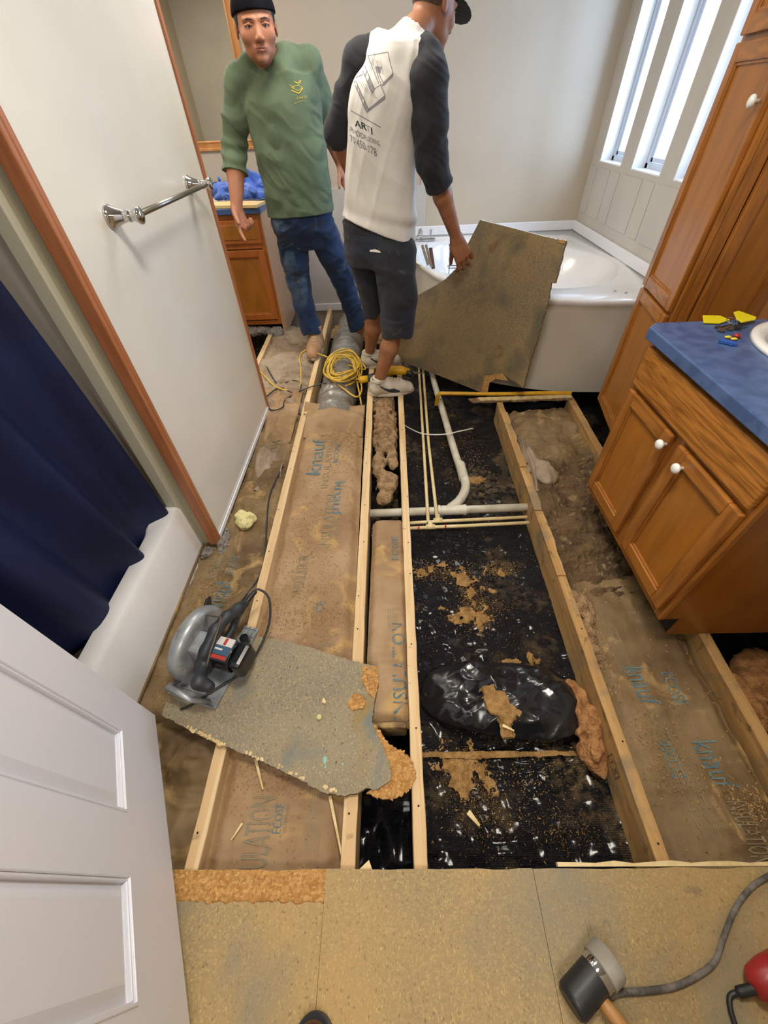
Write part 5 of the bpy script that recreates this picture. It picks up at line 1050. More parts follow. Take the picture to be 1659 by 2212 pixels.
# ---------------------------------------------------------------- things in front on the chipboard
ml_ = thing('rubber_mallet', 'mallet with black and grey rubber ends and a wooden handle, lower right', 'mallet')
a, b = P(1240, 2160, z=.05), P(1318, 2068, z=.05); d = (b-a).normalized(); MMt = basis(a, Vector((-d.y, d.x, 0)), (0, 0, 1), d)
mk('head', lathe(nb(), [(.028, -.012), (.033, -.006), (.034, .0), (.034, .068)], 28, MMt), M['black'], ml_, smooth=True, autosmooth=40); mk('band', lathe(nb(), [(.0352, .066), (.0355, .068), (.0355, .080), (.0352, .082)], 28, MMt), M['chrome'], ml_, smooth=True, autosmooth=40)
mk('white_face', lathe(nb(), [(.034, .080), (.0395, .083), (.0405, .108), (.038, .116), (.030, .118), (.002, .119)], 28, MMt), M['whiteface'], ml_, smooth=True, autosmooth=40)
mk('handle', tube(nb(), [(a+d*.045).to_tuple(), (a+d*.045+Vector((.045, -.055, .004))).to_tuple(), (a+d*.045+Vector((.13, -.17, -.015))).to_tuple()], [.013, .014, .013], 14), M['handlewood'], ml_, smooth=True)
cpts = [(.36, -.17, .035), (.43, -.165, .024)] + [P(x, y, z=.024).to_tuple() for x, y in ((1340, 2145), (1400, 2140), (1460, 2130), (1510, 2105), (1545, 2075), (1565, 2020), (1590, 1960), (1625, 1915), (1665, 1890))]
tag(mk('electric_cable', tube(nb(), smooth_path(cpts, 7), .006, 8), M['dustycord'], smooth=True), 'dusty grey cord curving from the mallet to the right edge', 'cord')
rt = thing('power_tool', 'red tool body with a black cord at the lower right edge', 'tool')
c = P(1675, 2115, z=.05)
mk('body', tube(nb(), [P(1628, 2135, z=.05), P(1640, 2128, z=.05), P(1665, 2112, z=.055), P(1720, 2085, z=.055)], [.018, .030, .034, .036], 18), M['red'], rt, smooth=True)
mk('cord', tube(nb(), smooth_path([P(1632, 2135, z=.045), P(1600, 2143, z=.03), P(1578, 2152, z=.022), P(1578, 2180, z=.021), P(1590, 2220, z=.021)], 6), [.010]*8+[.0055]*17, 10), M['black'], rt, smooth=True)
f = Field((-.30, -.50, .0), (-.08, -.10, .16), .005); f.k = .03
f.chain([(-.195, -.225, .05), (-.19, -.29, .055), (-.19, -.42, .075)], [.034, .044, .045]); f.plane_cut((0, 0, .018), (0, 0, -1)); sho = tag(f.build('shoe', M['brown']), 'toe of a brown leather shoe at the bottom edge', 'shoe')
mk('sole', prism(nb(), [(-.195+.046*math.cos(t)*(1), -.235+(.052 if math.sin(t) > 0 else .22)*math.sin(t)) for t in np.linspace(0, 6.28, 30, endpoint=False)], .0165, .026), M['black'], sho)
for x, y, r_, lab in ((.15, .75, .20, 'round frosted ceiling lamp above the chipboard floor'), (-.3, 2.6, .24, 'round frosted ceiling lamp above the two men')):
    l_ = thing('ceiling_lamp', lab, 'lamp', loc=(0, 0, 0)); mk('base', lathe(nb(), [(r_+.02, HC-.012), (r_+.02, HC-.001)], 32, Matrix.Translation((x, y, 0))), M['whitetrim'], l_); mk('diffuser', lathe(nb(), [(r_*.8, HC-.030), (r_, HC-.024), (r_+.01, HC-.012)], 32, Matrix.Translation((x, y, 0))), M['lampglass'], l_)
# ------------------------------------------------------------------ people
def V3(p): return np.array([p[0], p[1], p[2]], float)
def band(F, fn, w_=.02):
    I = np.argwhere(np.abs(F.F) < w_); X = F.lo[0]+F.h*I[:, 0]; Y = F.lo[1]+F.h*I[:, 1]; Z = F.lo[2]+F.h*I[:, 2]
    F.F[tuple(I.T)] += fn(X, Y, Z).astype(np.float32)
def secs(rows): # (py, pxl, pxr, Y, half depth)
    out = []
    for (py, xl, xr, Y, b) in rows:
        p, q = P(xl, py, Y=Y), P(xr, py, Y=Y); out.append((((p.x+q.x)/2, Y, (p.z+q.z)/2), (q.x-p.x)/2, b))
    return out
def bounds(pts, pad):
    a = np.array([V3(p) for p in pts]); return a.min(0)-pad, a.max(0)+pad
class Head:
    def __init__(s, c, f, u, sc=1.0, ws=1.0):
        s.w = ws
        s.c = V3(c); s.f = V3(f)/np.linalg.norm(f); u = V3(u); s.r = np.cross(s.f, u); s.r /= np.linalg.norm(s.r); s.u = np.cross(s.r, s.f); s.s = sc
    def p(s, r, f, u): return s.c + s.s*(s.r*r*s.w+s.f*f+s.u*u)
    @property
    def ax(s): return (s.r, s.f, s.u)
    def build(s, F):
        S = s.s; P_ = s.p; W_ = s.w
        F.ell(P_(0, -.012, .028), s.ax, np.array((.075*W_, .095, .090))*S, .02)
        F.ell(P_(0, .022, -.022), s.ax, np.array((.066*W_, .070, .088))*S, .02)
        F.ell(P_(0, .026, -.072), s.ax, np.array((.054*W_, .056, .042))*S, .02)
        F.ell(P_(0, .070, -.098), s.ax, np.array((.022, .018, .016))*S, .018)
        for e in (-1, 1):
            F.ell(P_(e*.040, .058, -.028), s.ax, np.array((.026*W_, .022, .026))*S, .018)
            F.ell(P_(e*.031, .094, .003), s.ax, np.array((.017, .012, .010))*S, .012, cut=True)
            F.cone(P_(e*.046, .072, .020), P_(e*.010, .086, .019), .009*S, .009*S, .010)
            F.ell(P_(e*.012, .098, -.040), s.ax, np.array((.008, .009, .007))*S, .006)
            F.ell(P_(e*.077, -.010, -.008), s.ax, np.array((.007, .017, .029))*S, .006)
            F.ell(P_(e*.084, -.001, -.002), s.ax, np.array((.006, .008, .015))*S, .004, cut=True)
        F.cone(P_(0, .084, .006), P_(0, .102, -.034), .008*S, .0125*S, .012)
        F.cone(P_(-.022, .082, -.063), P_(0, .090, -.062), .005*S, .0065*S, .006); F.cone(P_(.022, .082, -.063), P_(0, .090, -.062), .005*S, .0065*S, .006)
        F.cone(P_(-.018, .082, -.073), P_(.018, .082, -.073), .006*S, .006*S, .006)
        F.cone(P_(-.024, .092, -.0675), P_(.024, .092, -.0675), .0022*S, .0022*S, .003, cut=True)
    def features(s, par, m_iris):
        P_ = s.p; S = s.s; Mx = Matrix(((s.r[0], s.f[0], s.u[0]), (s.r[1], s.f[1], s.u[1]), (s.r[2], s.f[2], s.u[2]))).to_4x4()
        for e in (-1, 1):
            ey = mk('eye', lathe(nb(), [(.011*S*math.sin(a), -.011*S*math.cos(a)) for a in np.linspace(.1, 3.04, 9)], 14, Matrix.Translation(P_(e*.031, .0745, .000).tolist())), M['eye_white'], par, smooth=True)
            g = Matrix.Translation(P_(e*.031, .0848, -.001).tolist()) @ Mx
            mk('iris', lathe(nb(), [(.0052*S, -.001), (.0048*S, .0012), (.001, .0016)], 12, g @ Matrix.Rotation(-math.pi/2, 4, 'X')), M['iris'], ey)
            F = Field(P_(e*.031, .08, .01)-.04, P_(e*.031, .08, .01)+.04, .0022); F.k = .002
            F.cone(P_(e*.047, .077, .018), P_(e*.032, .0892, .0200), .0018*S, .0026*S); F.cone(P_(e*.032, .0892, .0200), P_(e*.016, .0935, .0180), .0026*S, .0020*S); F.build('eyebrow', M['hair'], par)
            F = Field(P_(e*.031, .08, 0)-.04, P_(e*.031, .08, 0)+.04, .002); F.k = .002
            F.cone(P_(e*.046, .077, .002), P_(e*.031, .0865, .0062), .0038*S, .0046*S); F.cone(P_(e*.031, .0865, .0062), P_(e*.017, .084, .002), .0046*S, .0034*S); F.build('eyelid', m_iris, par)
        F = Field(P_(0, .088, -.066)-.045, P_(0, .088, -.066)+.045, .002); F.k = .003
        for e in (-1, 1): F.cone(P_(e*.021, .0855, -.0645), P_(e*.002, .0945, -.0615), .0032*S, .0045*S); F.cone(P_(e*.019, .0855, -.0705), P_(0, .0925, -.0725), .003*S, .0048*S)
        F.build('lips', M['lip'], par)
def unit(v): v = V3(v); return v/np.linalg.norm(v)
def hand(F, w, d, n, t, curl, thumb=(.8, .75, .35), spread=.10, s=1.0, thumb_bend=.2):
    "w wrist, d towards the fingers, n out of the palm, t thumb side; curl: bend per joint of each finger"
    w = V3(w); d = unit(d); n = V3(n); n = unit(n-d*(n@d)); t0 = V3(t); t = np.cross(n, d); t = t if t@t0 > 0 else -t
    for o, a, b in ((.030, .017, .012), (.010, .018, .0125), (-.010, .017, .012), (-.029, .015, .011)):
        F.cone(w+t*o*.45*s, w+(d*.082+t*o)*s, a*s, b*s, .012)
    F.ell(w+(d*.035+t*.026+n*.008)*s, (t, d, n), np.array((.016, .032, .014))*s, .012)
    for i, (o, L) in enumerate(((.030, .073), (.010, .082), (-.011, .076), (-.030, .060))):
        base = w+(d*(.086-.004*abs(i-1.2))+t*o)*s; dd = unit(d+t*spread*(1.5-i)*.5); ang = 0; p = base; rr = .0096
        c = curl[i] if isinstance(curl[i], (tuple, list)) else (curl[i],)*3
        F.cone(w+(d*.070+t*o)*s, base, .0115*s, rr*s, .004)
        for k, (fr, r2) in enumerate(((.46, .0086), (.30, .0080), (.26, .0066))):
            ang += c[k]; q = p+(dd*math.cos(ang)+n*math.sin(ang))*L*fr*s; F.cone(p, q, rr*s, r2*s, .0025); p = q; rr = r2
    b = w+(d*.022+t*.024+n*.006)*s; td = unit(d*thumb[0]+t*thumb[1]+n*thumb[2]); q = b+td*.040*s; F.cone(b, q, .0145*s, .0112*s, .008); td2 = unit(td+n*thumb_bend+d*.15); q2 = q+td2*.030*s; F.cone(q, q2, .0108*s, .0095*s, .003); F.cone(q2, q2+unit(td2+d*.15)*.024*s, .0095*s, .0075*s, .003)
def shoe(par, heel, toe, name, m_up, m_sole, L=None, shaft=0., high=.0, collar=None, lace=None, wide=1.0, logo=False):
    heel, toe = Vector(heel), Vector(toe); d = toe-heel; L = L or d.length; d.normalize(); d.z = 0; d.normalize(); s = Vector((-d.y, d.x, 0)); K = basis(heel, d, s, (0, 0, 1)); g = L/.285
    q = lambda x, y, z: V3(K @ Vector((x*g, y*g*wide, z)))
    pts = [q(x, y, z) for x in (-.03, .32) for y in (-.08, .08) for z in (0, .18+shaft)]
    F = Field(np.min(pts, 0)-.01, np.max(pts, 0)+.01, .0045); F.k = .022
    F.chain([q(.045, 0, .055), q(.11, .0, .055), q(.18, -.002, .045), q(.245, -.003, .032)], [.043*wide*g, .044*wide*g, .045*wide*g, .037*wide*g]); F.cone(q(.05, 0, .06), q(.056, 0, .105+shaft+high), .045*g*wide, .047*g*wide)
    F.cone(q(.08, 0, .07), q(.13, 0, .085+high*.3), .036*g*wide, .022*g*wide); F.plane_cut((0, 0, heel.z+.018), (0, 0, -1))
    F.cone(q(.058, 0, .10+shaft+high), q(.058, 0, .20+shaft+high), .037*g*wide, .037*g*wide, .004, cut=True)
    F.plane_cut(q(.05, 0, .112+shaft+high), (d.x*-.15, d.y*-.15, 1)); sh = F.build(name, m_up, par)
    ol = []
    for t in np.linspace(0, 2*math.pi, 44, endpoint=False):
        x = .142+.150*math.cos(t); wdt = .042*(1+.10*math.cos(t)-.14*math.cos(2*t-.2)); ol.append((x*g, wdt*math.sin(t)*g*wide))
    mk('sole', prism(nb(), ol, 0, .026, K), m_sole, sh, bevel=.006)
    if lace:
        for i in range(6):
            x = .085+i*.020; z0 = .124+high*.5-i*.0125; yy = .026-i*.001
            pts = [K @ Vector((x*g, -yy*g, z0-.024)), K @ Vector(((x+.006)*g, 0, z0-.004)), K @ Vector((x*g, yy*g, z0-.024))]
            bv = bvh_of(sh) if i == 0 else bv; pp = []
            for p in smooth_path(pts, 5):
                h = bv.ray_cast(Vector((p.x, p.y, heel.z+.16)), Vector((0, 0, -1)), .3); 
                if h[0]: pp.append(h[0]+Vector((0, 0, .002)))
            if len(pp) > 3: mk('lace', tube(nb(), pp, .0032, 6), lace, sh, smooth=True)
    return sh, K, g

# ---- the man in white and charcoal, seen from behind
J = dict(sL=P(778, 140, Y=2.60), eL=P(728, 285, Y=2.66), wL=P(762, 385, Y=2.86), sR=P(925, 172, Y=2.44), eR=P(933, 350, Y=2.45), wR=P(986, 515, Y=2.585), hR=P(848, 550, Y=2.55), kR=P(856, 700, Y=2.48), aR=P(828, 825, Y=2.47), hL=P(785, 540, Y=2.67), kL=P(812, 668, Y=2.78), aL=P(805, 755, Y=2.84))
J = {k: V3(v) for k, v in J.items()}
hR_, hL_ = P(800, 860, z=.0), P(782, 798, z=0); J['aR'] = np.array([hR_.x+.062, hR_.y+.035, .105]); J['aL'] = np.array([hL_.x+.062, hL_.y+.035, .105])
BR = unit((.93, -.36, 0)); BF = unit((.36, .93, 0))
tors = secs([(545, 745, 893, 2.60, .115), (500, 745, 888, 2.60, .115), (440, 752, 888, 2.59, .105), (380, 752, 892, 2.57, .10), (300, 756, 900, 2.55, .108), (230, 762, 912, 2.53, .11), (180, 770, 918, 2.52, .10), (145, 785, 915, 2.52, .08)])
nk = V3(P(892, 80, Y=2.55)); hd = Head(P(938, 10, Y=2.63), (.74, .60, -.30), (.12, .10, 1), 1.03)
F = Field((-.42, 2.25, .0), (.62, 3.05, 1.84), .0045); F.k = .03
tors = [(c_, a_*.84, b_*.84) for c_, a_, b_ in tors]; F.loft(tors, BR, BF, .02); F.cone(tors[-1][0], nk, .068, .054); F.cone(nk, hd.p(0, -.03, -.05), .056, .054, .02)
for a in ('L', 'R'):
    F.cone(nk+(0, 0, -.04), J['s'+a], .045, .052); F.chain([J['s'+a], J['e'+a]], [.052, .044], .02)
m_ = J['eR']*.6+J['wR']*.4; F.chain([J['eR'], m_, J['wR']], [.048, .046, .029], .015); m_ = J['eL']*.6+J['wL']*.4; F.chain([J['eL'], m_, J['wL']], [.042, .042, .029], .015)
for a, r1 in (('R', .056), ('L', .055)):
    F.chain([J['h'+a], J['k'+a]], [.075, .055], .03); mm = J['k'+a]*.62+J['a'+a]*.38 + np.array([0, -.012, 0]); F.chain([J['k'+a], mm, J['a'+a]], [.050, r1, .034], .02)
    F.cone(J['a'+a], J['a'+a]+(.03, 0, -.05), .034, .034, .01)
hd.build(F)
dR = unit(V3(P(1016, 590, Y=2.60))-J['wR']); hand(F, J['wR'], dR, (-.25, .95, -.1), (-1, .1, 0), [(.35, .55, .5), (.35, .6, .55), (.3, .6, .6), (.3, .65, .6)], thumb=(.75, .25, .6), spread=.3, s=1.28)
dL = unit(J['wL']-J['eL']); hand(F, J['wL'], dL, (0.9, .2, 0), (.2, .9, 0), [.3, .35, .4, .45])
man2 = F.build('person', M['skin2']); tag(man2, 'man seen from behind in white shirt with charcoal sleeves, holding the stained board', 'person')
hd.features(man2, M['skin2'])
# shirt body
F = Field((-.36, 2.25, .72), (.46, 2.86, 1.72), .005); F.k = .02
sb_ = secs([(548, 737, 897, 2.60, .150), (500, 736, 896, 2.60, .148), (450, 739, 897, 2.59, .138), (380, 743, 898, 2.57, .130), (300, 748, 899, 2.55, .134), (230, 752, 912, 2.53, .134), (185, 758, 916, 2.52, .125), (150, 768, 916, 2.52, .112), (122, 790, 914, 2.52, .092), (98, 822, 912, 2.53, .070)])
F.loft(sb_, BR, BF, .02); F.cone(V3(sb_[-3][0]), nk+(0, 0, .0), .09, .064, .03); F.cone(V3(sb_[-3][0]), J['sL']*.6+nk*.4, .09, .072, .03); F.cone(V3(sb_[-3][0]), J['sR']*.6+nk*.4, .09, .072, .03)
band(F, lambda X, Y, Z: .0055-.0075*np.abs(ridge(X*9+Z*3, Y*6, Z*1.3+1.5, 1))*np.clip(1.45-Z, .15, .45)/.45-.004*np.abs(ridge(X*19-Z*7, Y*9, Z*2+4., 1))-.004*np.abs(ridge(X*5+Z*9, Y*4, Z*3.5+2., 1))+.004*np.sin(Z*60+X*20)*np.exp(-((Z-.97)/.05)**2))
hl, hr = P(733, 467, Y=2.55), P(893, 523, Y=2.55); F.plane_cut(hl, tuple(Vector((hr.z-hl.z, 0, -(hr.x-hl.x))).normalized()))
F.cone(nk+(.02, .01, .03), nk+(.08, .04, .12), .062, .075, .005, cut=True)
shirt2 = F.build('shirt', M['whitecloth'], man2, label='white shirt body with a printed back')
# charcoal sleeves
for a in ('L', 'R'):
    s_, e_, w_ = J['s'+a], J['e'+a], J['w'+a]; end = e_*.72+w_*.28 if a == 'R' else e_*.86+w_*.14
    lo, hi = bounds([s_, e_, end, nk], .12); F = Field(lo, hi, .0048); F.k = .02
    if a == 'R': F.chain([s_, s_*.5+e_*.5, e_, end], [.082, .079, .072, .066], .02); F.cone(nk*.40+s_*.60+(.012, 0, .006), s_, .070, .083); F.cone(nk*.75+s_*.25+(.03, .0, .0), nk*.40+s_*.60+(.012, 0, .006), .050, .070)
    else: F.chain([s_, s_*.5+e_*.5, e_, end], [.072, .067, .064, .062], .02); F.cone(nk*.40+s_*.60, s_, .066, .078)
    band(F, lambda X, Y, Z: .0065-.007*np.abs(ridge(X*6+Z*4, Y*5, Z*11-X*9+6., 1))-.0035*np.abs(ridge(X*9, Y*8, Z*24+X*14+2., 1)))
    dv = unit(end-e_); F.plane_cut(end, dv); F.cone(end-dv*.02, end+dv*.05, .047, .049, .002, cut=True)
    F.build('sleeve', M['charcoal'], man2, label='charcoal sleeve pushed up')
# shorts
F = Field((-.34, 2.24, .36), (.32, 3.02, .98), .005); F.k = .03
F.loft(secs([(570, 748, 897, 2.60, .135), (540, 740, 896, 2.60, .140), (500, 738, 893, 2.60, .136), (440, 737, 890, 2.60, .130)]), BR, BF, .03)
eR_ = V3(P(857, 722, Y=2.49)); eL_ = V3(P(812, 668, Y=2.76))
F.chain([J['hR'], V3(P(862, 640, Y=2.52)), eR_], [.125, .108, .100], .03); F.chain([J['hL'], V3(P(805, 610, Y=2.70)), eL_], [.110, .095, .085], .02)
band(F, lambda X, Y, Z: .007-.008*np.abs(ridge(X*6+Z*3, Y*5, Z*5-X*3+6., 1))-.004*np.abs(ridge(X*10+Z*8, Y*9, Z*15, 1)))
ax = [F.lo[i]+F.h*np.arange(F.n[i]) for i in range(3)]; X, Y, Z = np.meshgrid(*ax, indexing='ij', sparse=True)
cutz = np.where(Y+.55*X < 2.645, eR_[2]+.012*np.sin(X*30), eL_[2]+.01); F.F = np.maximum(F.F, (cutz-Z).astype(np.float32))
for e_, k_ in ((eR_, J['kR']), (eL_, J['kL'])): F.cone(e_+(0, 0, -.05), e_+(0, 0, .02), .070, .070, .002, cut=True)
F.plane_cut((0, 0, .965), (0, 0, 1))
sh2 = F.build('shorts', M['shorts'], man2)
bs2 = bvh_of(sh2); dvw = unit(V3(P(808, 545, Y=2.45))-CAM)
def onbody(name, VF, px, Y, up, bv, m, par, off=.0015, **k):
    "flat print or patch laid on cloth; its plane stands upright facing the view side of the wearer"
    o = P(px[0], px[1], Y=Y); R_ = Vector(up[0]).normalized(); U_ = Vector(up[1]).normalized(); D_ = R_.cross(U_); D_ = -D_ if D_.y > 0 and up[2] < 0 else D_
    return lay(name, VF, o, R_, U_, D_*(1 if D_.y*up[2] > 0 else -1), bv, M[m], par, off, **k)
onbody('pocket_tool', fill([(-.034, 0), (-.03, .008), (0, .013), (.028, .008), (.034, 0)]), (810, 545), 2.45, (BR, (0, 0, 1), 1), bs2, 'paper', sh2, .004, label='white edge sticking out of the pocket')
onbody('pocket_seam', strokes([(-.075, .012, -.03, -.004), (-.03, -.004, .035, -.004), (.035, -.004, .08, .012), (-.075, .012, -.078, -.13), (.08, .012, .078, -.13), (-.078, -.13, .0, -.17), (.0, -.17, .078, -.13)], .0025), (810, 545), 2.45, (BR, (0, 0, 1), 1), bs2, 'black', sh2, .0015)
onbody('waist_seam', strokes([(-.16, .0, .16, -.03)], .003), (815, 505), 2.45, (BR, (0, 0, 1), 1), bs2, 'black', sh2, .0015)
# print on the back
bt = bvh_of(shirt2); U0, R0_ = Vector((.10, 0, 1)), Vector(BR)
def back(nm, VF, px, m, tilt=-.24, off=.002):
    c, s = math.cos(tilt), math.sin(tilt); R_ = (Vector(BR)*c+Vector((0, 0, 1))*s).normalized(); U_ = (Vector((0, 0, 1))*c-Vector(BR)*s).normalized()
    o = P(px[0], px[1], Y=2.40); return lay(nm, VF, o, R_, U_, tuple(BF), bt, M[m], shirt2, off)
for pts in ([(782, 123), (812, 117), (838, 112), (842, 132), (849, 158), (828, 179), (820, 162), (817, 145), (811, 144), (815, 160), (824, 184)], [(782, 123), (778, 139), (804, 202), (809, 192), (790, 148), (782, 123)], [(795, 121), (806, 150), (818, 180)], [(766, 169), (784, 160)], [(809, 192), (822, 183), (832, 206), (796, 236), (766, 169), (765, 179), (792, 243), (831, 214), (832, 206)], [(796, 236), (793, 243)], [(849, 158), (848, 165), (826, 186)]): lay_px('printed_outline', pxlines(pts, 1.3), bt, M['print_k'], shirt2)
for pts in ([(782, 123), (784, 128), (809, 192), (804, 202), (778, 139)], [(811, 144), (825, 144), (821, 158), (817, 158)], [(794, 240), (831, 213), (831, 207), (797, 234)], [(848, 160), (828, 179), (824, 184), (828, 184), (848, 166)], [(766, 170), (765, 179), (792, 240), (795, 234)]): lay_px('printed_shade', fill(pts, 4), bt, M['print_s'], shirt2, .001)
for k in range(5): lay_px('printed_grain', pxlines([(786+k*9, 128+k), (790+k*9, 140+k*2), (795+k*8, 152+k*2)], .6), bt, M['print_s'], shirt2); lay_px('printed_grain', pxlines([(775+k*7, 172+k*5), (781+k*7, 184+k*5), (790+k*7, 198+k*5)], .6), bt, M['print_s'], shirt2)
lay_px('printed_line', pxlines([(758, 239), (785, 254), (822, 275)], 1.4), bt, M['print_k'], shirt2)
def btxt(t, size, o, dx, dy, m, sy=1.0, sx=1.0, bold=0): lay_px('printed_text', aff(flat_text(t, size, sy, bold), o, (sx*math.cos(dx), sx*math.sin(dx)), (-math.sin(dy), -math.cos(dy))), bt, M[m], shirt2)
btxt('AR', 21, (779, 271), .36, .10, 'print_b', 1, 1, .02); btxt('T', 20, (795, 279), .36, .10, 'print_s'); btxt('I', 21, (803, 284), .36, .10, 'print_b', 1, 1, .02)
btxt('AR', 14, (756, 278), .4, .1, 'print_k', 1.1, .85); btxt('DW', 13, (766, 285), .4, .1, 'print_s', 1.1, .45); btxt('OD', 16, (778, 292), .4, .1, 'print_k', 1.1, .85); btxt('FLOORING', 13, (804, 304), .40, .1, 'print_k', 1.2, .56)
btxt('70', 17, (762, 302), .45, .12, 'print_k', 1.3, .75); btxt('450', 18, (780, 313), .45, .12, 'print_k', 1.4, .8); btxt('-2', 16, (795, 322), .45, .12, 'print_s', 1.3, .7); btxt('78', 20, (807, 328), .45, .12, 'print_k', 1.3, .8)
# cap, hair
F = Field(hd.c-.16, hd.c+.16, .004); F.k = .01; F.ell(hd.p(0, -.014, .030), hd.ax, np.array((.0765, .0965, .0915))*hd.s, .005); F.plane_cut(hd.p(0, .045, 0), -hd.f*-1); F.plane_cut(hd.p(0, -.05, -.062), -hd.u-hd.f*.5); F.build('hair', M['fade'], man2)
F = Field(hd.c-.2, hd.c+.22, .004); F.k = .01; F.ell(hd.p(0, -.012, .034), hd.ax, np.array((.083, .104, .096))*hd.s, .005); F.plane_cut(hd.p(0, 0, .030), -hd.u+hd.f*-.10); F.build('cap', M['cap'], man2)
F = Field(hd.c-.2, hd.c+.24, .004); F.k = .01; F.ell(hd.p(0, .115, .030), (hd.r, unit(hd.f-hd.u*.25), unit(hd.u+hd.f*.25)), np.array((.078, .075, .006))*hd.s); F.build('cap_brim', M['capgrey'], man2, label='grey cap brim')
# shoes
for (h_, t_, a) in ((P(800, 860, z=.0), P(890, 858, z=0), 'R'), (P(782, 798, z=0), P(872, 800, z=0), 'L')):
    h_ = Vector((h_.x+.0, h_.y+.035, .0)); t_ = Vector((t_.x, h_.y+.045, 0)); s3, K, g = shoe(man2, h_, t_, 'sneaker', M['shoewhite'], M['shoewhite'], L=.30, lace=M['lace'], wide=1.08, high=.012)
    bv = bvh_of(s3); o = K @ Vector((.125, -.20, .060)); 
    cur = [(-.055, .030), (-.03, .012), (.0, .002), (.03, .002), (.060, -.010), (.062, -.020), (.02, -.022), (-.01, -.012), (-.035, .006), (-.052, .018)]
    lay('side_stripe', fill([(x*1.15, y*1.2) for x, y in cur], .01), o, K.to_3x3() @ Vector((1, 0, 0)), (0, 0, 1), K.to_3x3() @ Vector((0, 1, 0)), bv, M['print_b'], s3, .004, label='black curved stripe on the side'); lay('side_text', strokes([(-.085, 0, -.055, 0)], .006), o+Vector((.0, 0, .042)), K.to_3x3() @ Vector((1, 0, 0)), (0, 0, 1), K.to_3x3() @ Vector((0, 1, 0)), bv, M['print_k'], s3, .002)
    F = Field(J['a'+a]-.07, J['a'+a]+.07, .004); F.cone(J['a'+a]+(0, 0, -.06), J['a'+a]+(0, 0, .034), .038, .038); F.plane_cut(J['a'+a]+(0, 0, .030), (0, 0, 1)); F.build('sock', M['whitecloth'], man2)

# ---- the man in green, facing the camera and pointing
J = dict(sR=P(516, 180, Y=3.13), eR=P(507, 318, Y=3.16), wR=P(511, 448, Y=3.03), sL=P(664, 142, Y=3.22), eL=P(706, 262, Y=3.32), wL=P(738, 355, Y=3.30), hR=P(633, 512, Y=3.24), kR=P(645, 610, Y=3.26), aR=P(676, 722, Y=3.27), hL=P(698, 508, Y=3.27), kL=P(740, 602, Y=3.34), aL=P(777, 712, Y=3.40))
J = {k: V3(v) for k, v in J.items()}
BR1 = unit((.98, .19, 0)); BF1 = unit((.19, -.98, 0))
nk = V3(P(575, 125, Y=3.13)); hd = Head(P(553, 57, Y=3.03), (.26, -.95, -.06), (-.02, -.06, 1), 1.06, 1.17)
tr = [(480, 592, 716, 3.20, .11), (430, 588, 712, 3.19, .11), (380, 575, 706, 3.18, .105), (330, 562, 700, 3.17, .105), (280, 550, 692, 3.16, .105), (230, 542, 684, 3.16, .11), (190, 540, 680, 3.16, .10), (165, 545, 668, 3.16, .08)]
F = Field((-1.10, 2.70, .0), (-.06, 3.62, 1.84), .005); F.k = .03
F.loft([(c_, a_*.86, b_*.86) for c_, a_, b_ in secs(tr)], BR1, BF1, .02); F.cone(secs(tr)[-1][0], nk, .075, .060); F.cone(nk, hd.p(0, -.02, -.055), .062, .060, .02)
for a in ('L', 'R'):
    F.cone(nk+(0, 0, -.04), J['s'+a], .045, .055); F.chain([J['s'+a], J['e'+a]], [.055, .048], .02); m_ = J['e'+a]*.62+J['w'+a]*.38; F.chain([J['e'+a], m_, J['w'+a]], [.052, .053, .034], .015)
    F.chain([J['h'+a], J['k'+a], J['a'+a]], [.08, .058, .034], .03)
hd.build(F)
dd = unit(V3(P(538, 522, Y=2.96))-J['wR']); hand(F, J['wR'], dd, (.75, -.55, .1), (.5, -.9, 0), [(.12, .18, .12), (.9, 1.0, .7), (1.0, 1.1, .7), (1.05, 1.1, .7)], thumb=(.75, .5, .5), spread=.1, s=1.22)
dd = unit(J['wL']-J['eL']); hand(F, J['wL'], dd, (.5, -.8, 0), (.2, -.9, 0), [.3, .35, .4, .45], s=1.1)
man1 = F.build('person', M['skin']); tag(man1, 'man in green long sleeved shirt and jeans facing the camera with a pointing hand', 'person')
hd.features(man1, M['skin'])
# green shirt
F = Field((-1.02, 2.86, .80), (-.16, 3.56, 1.70), .005); F.k = .03
sx = secs([(500, 584, 722, 3.20, .145), (468, 582, 721, 3.20, .145), (430, 576, 720, 3.19, .142), (380, 564, 715, 3.18, .138), (330, 550, 708, 3.17, .136), (280, 540, 700, 3.16, .138), (230, 530, 694, 3.16, .140), (190, 527, 688, 3.16, .130), (160, 535, 676, 3.16, .10)])
F.loft(sx, BR1, BF1, .02); F.cone(sx[-1][0], nk+(0, 0, -.012), .10, .070, .04); F.cone(V3(sx[-1][0]), J['sL']*.55+nk*.45, .09, .07); F.cone(V3(sx[-1][0]), J['sR']*.55+nk*.45, .09, .07)
for a in ('L', 'R'):
    s_, e_, w_ = J['s'+a], J['e'+a], J['w'+a]; end = e_*.55+w_*.45; F.cone(nk*.5+s_*.5, s_, .065, .080, .03); F.chain([s_, s_*.5+e_*.5, e_, end], [.080, .077, .074, .071], .018)
band(F, lambda X, Y, Z: .010-.0075*np.abs(ridge(X*3.5+Z*4, Y*4, Z*4-X*6+2.2, 1))-.0045*np.abs(ridge(X*10-Z*3, Y*7, Z*7+X*8+5., 1))-.003*np.abs(ridge(X*16+Z*12, Y*9, Z*9, 1))+.004*np.sin(Z*95+X*25)*np.clip(1.35-Z, 0, .1)*10*(X < -.78))
hl, hr = P(584, 472, Y=3.1), P(722, 462, Y=3.1); F.plane_cut(hl, tuple(Vector((hr.z-hl.z, 0, -(hr.x-hl.x))).normalized()))
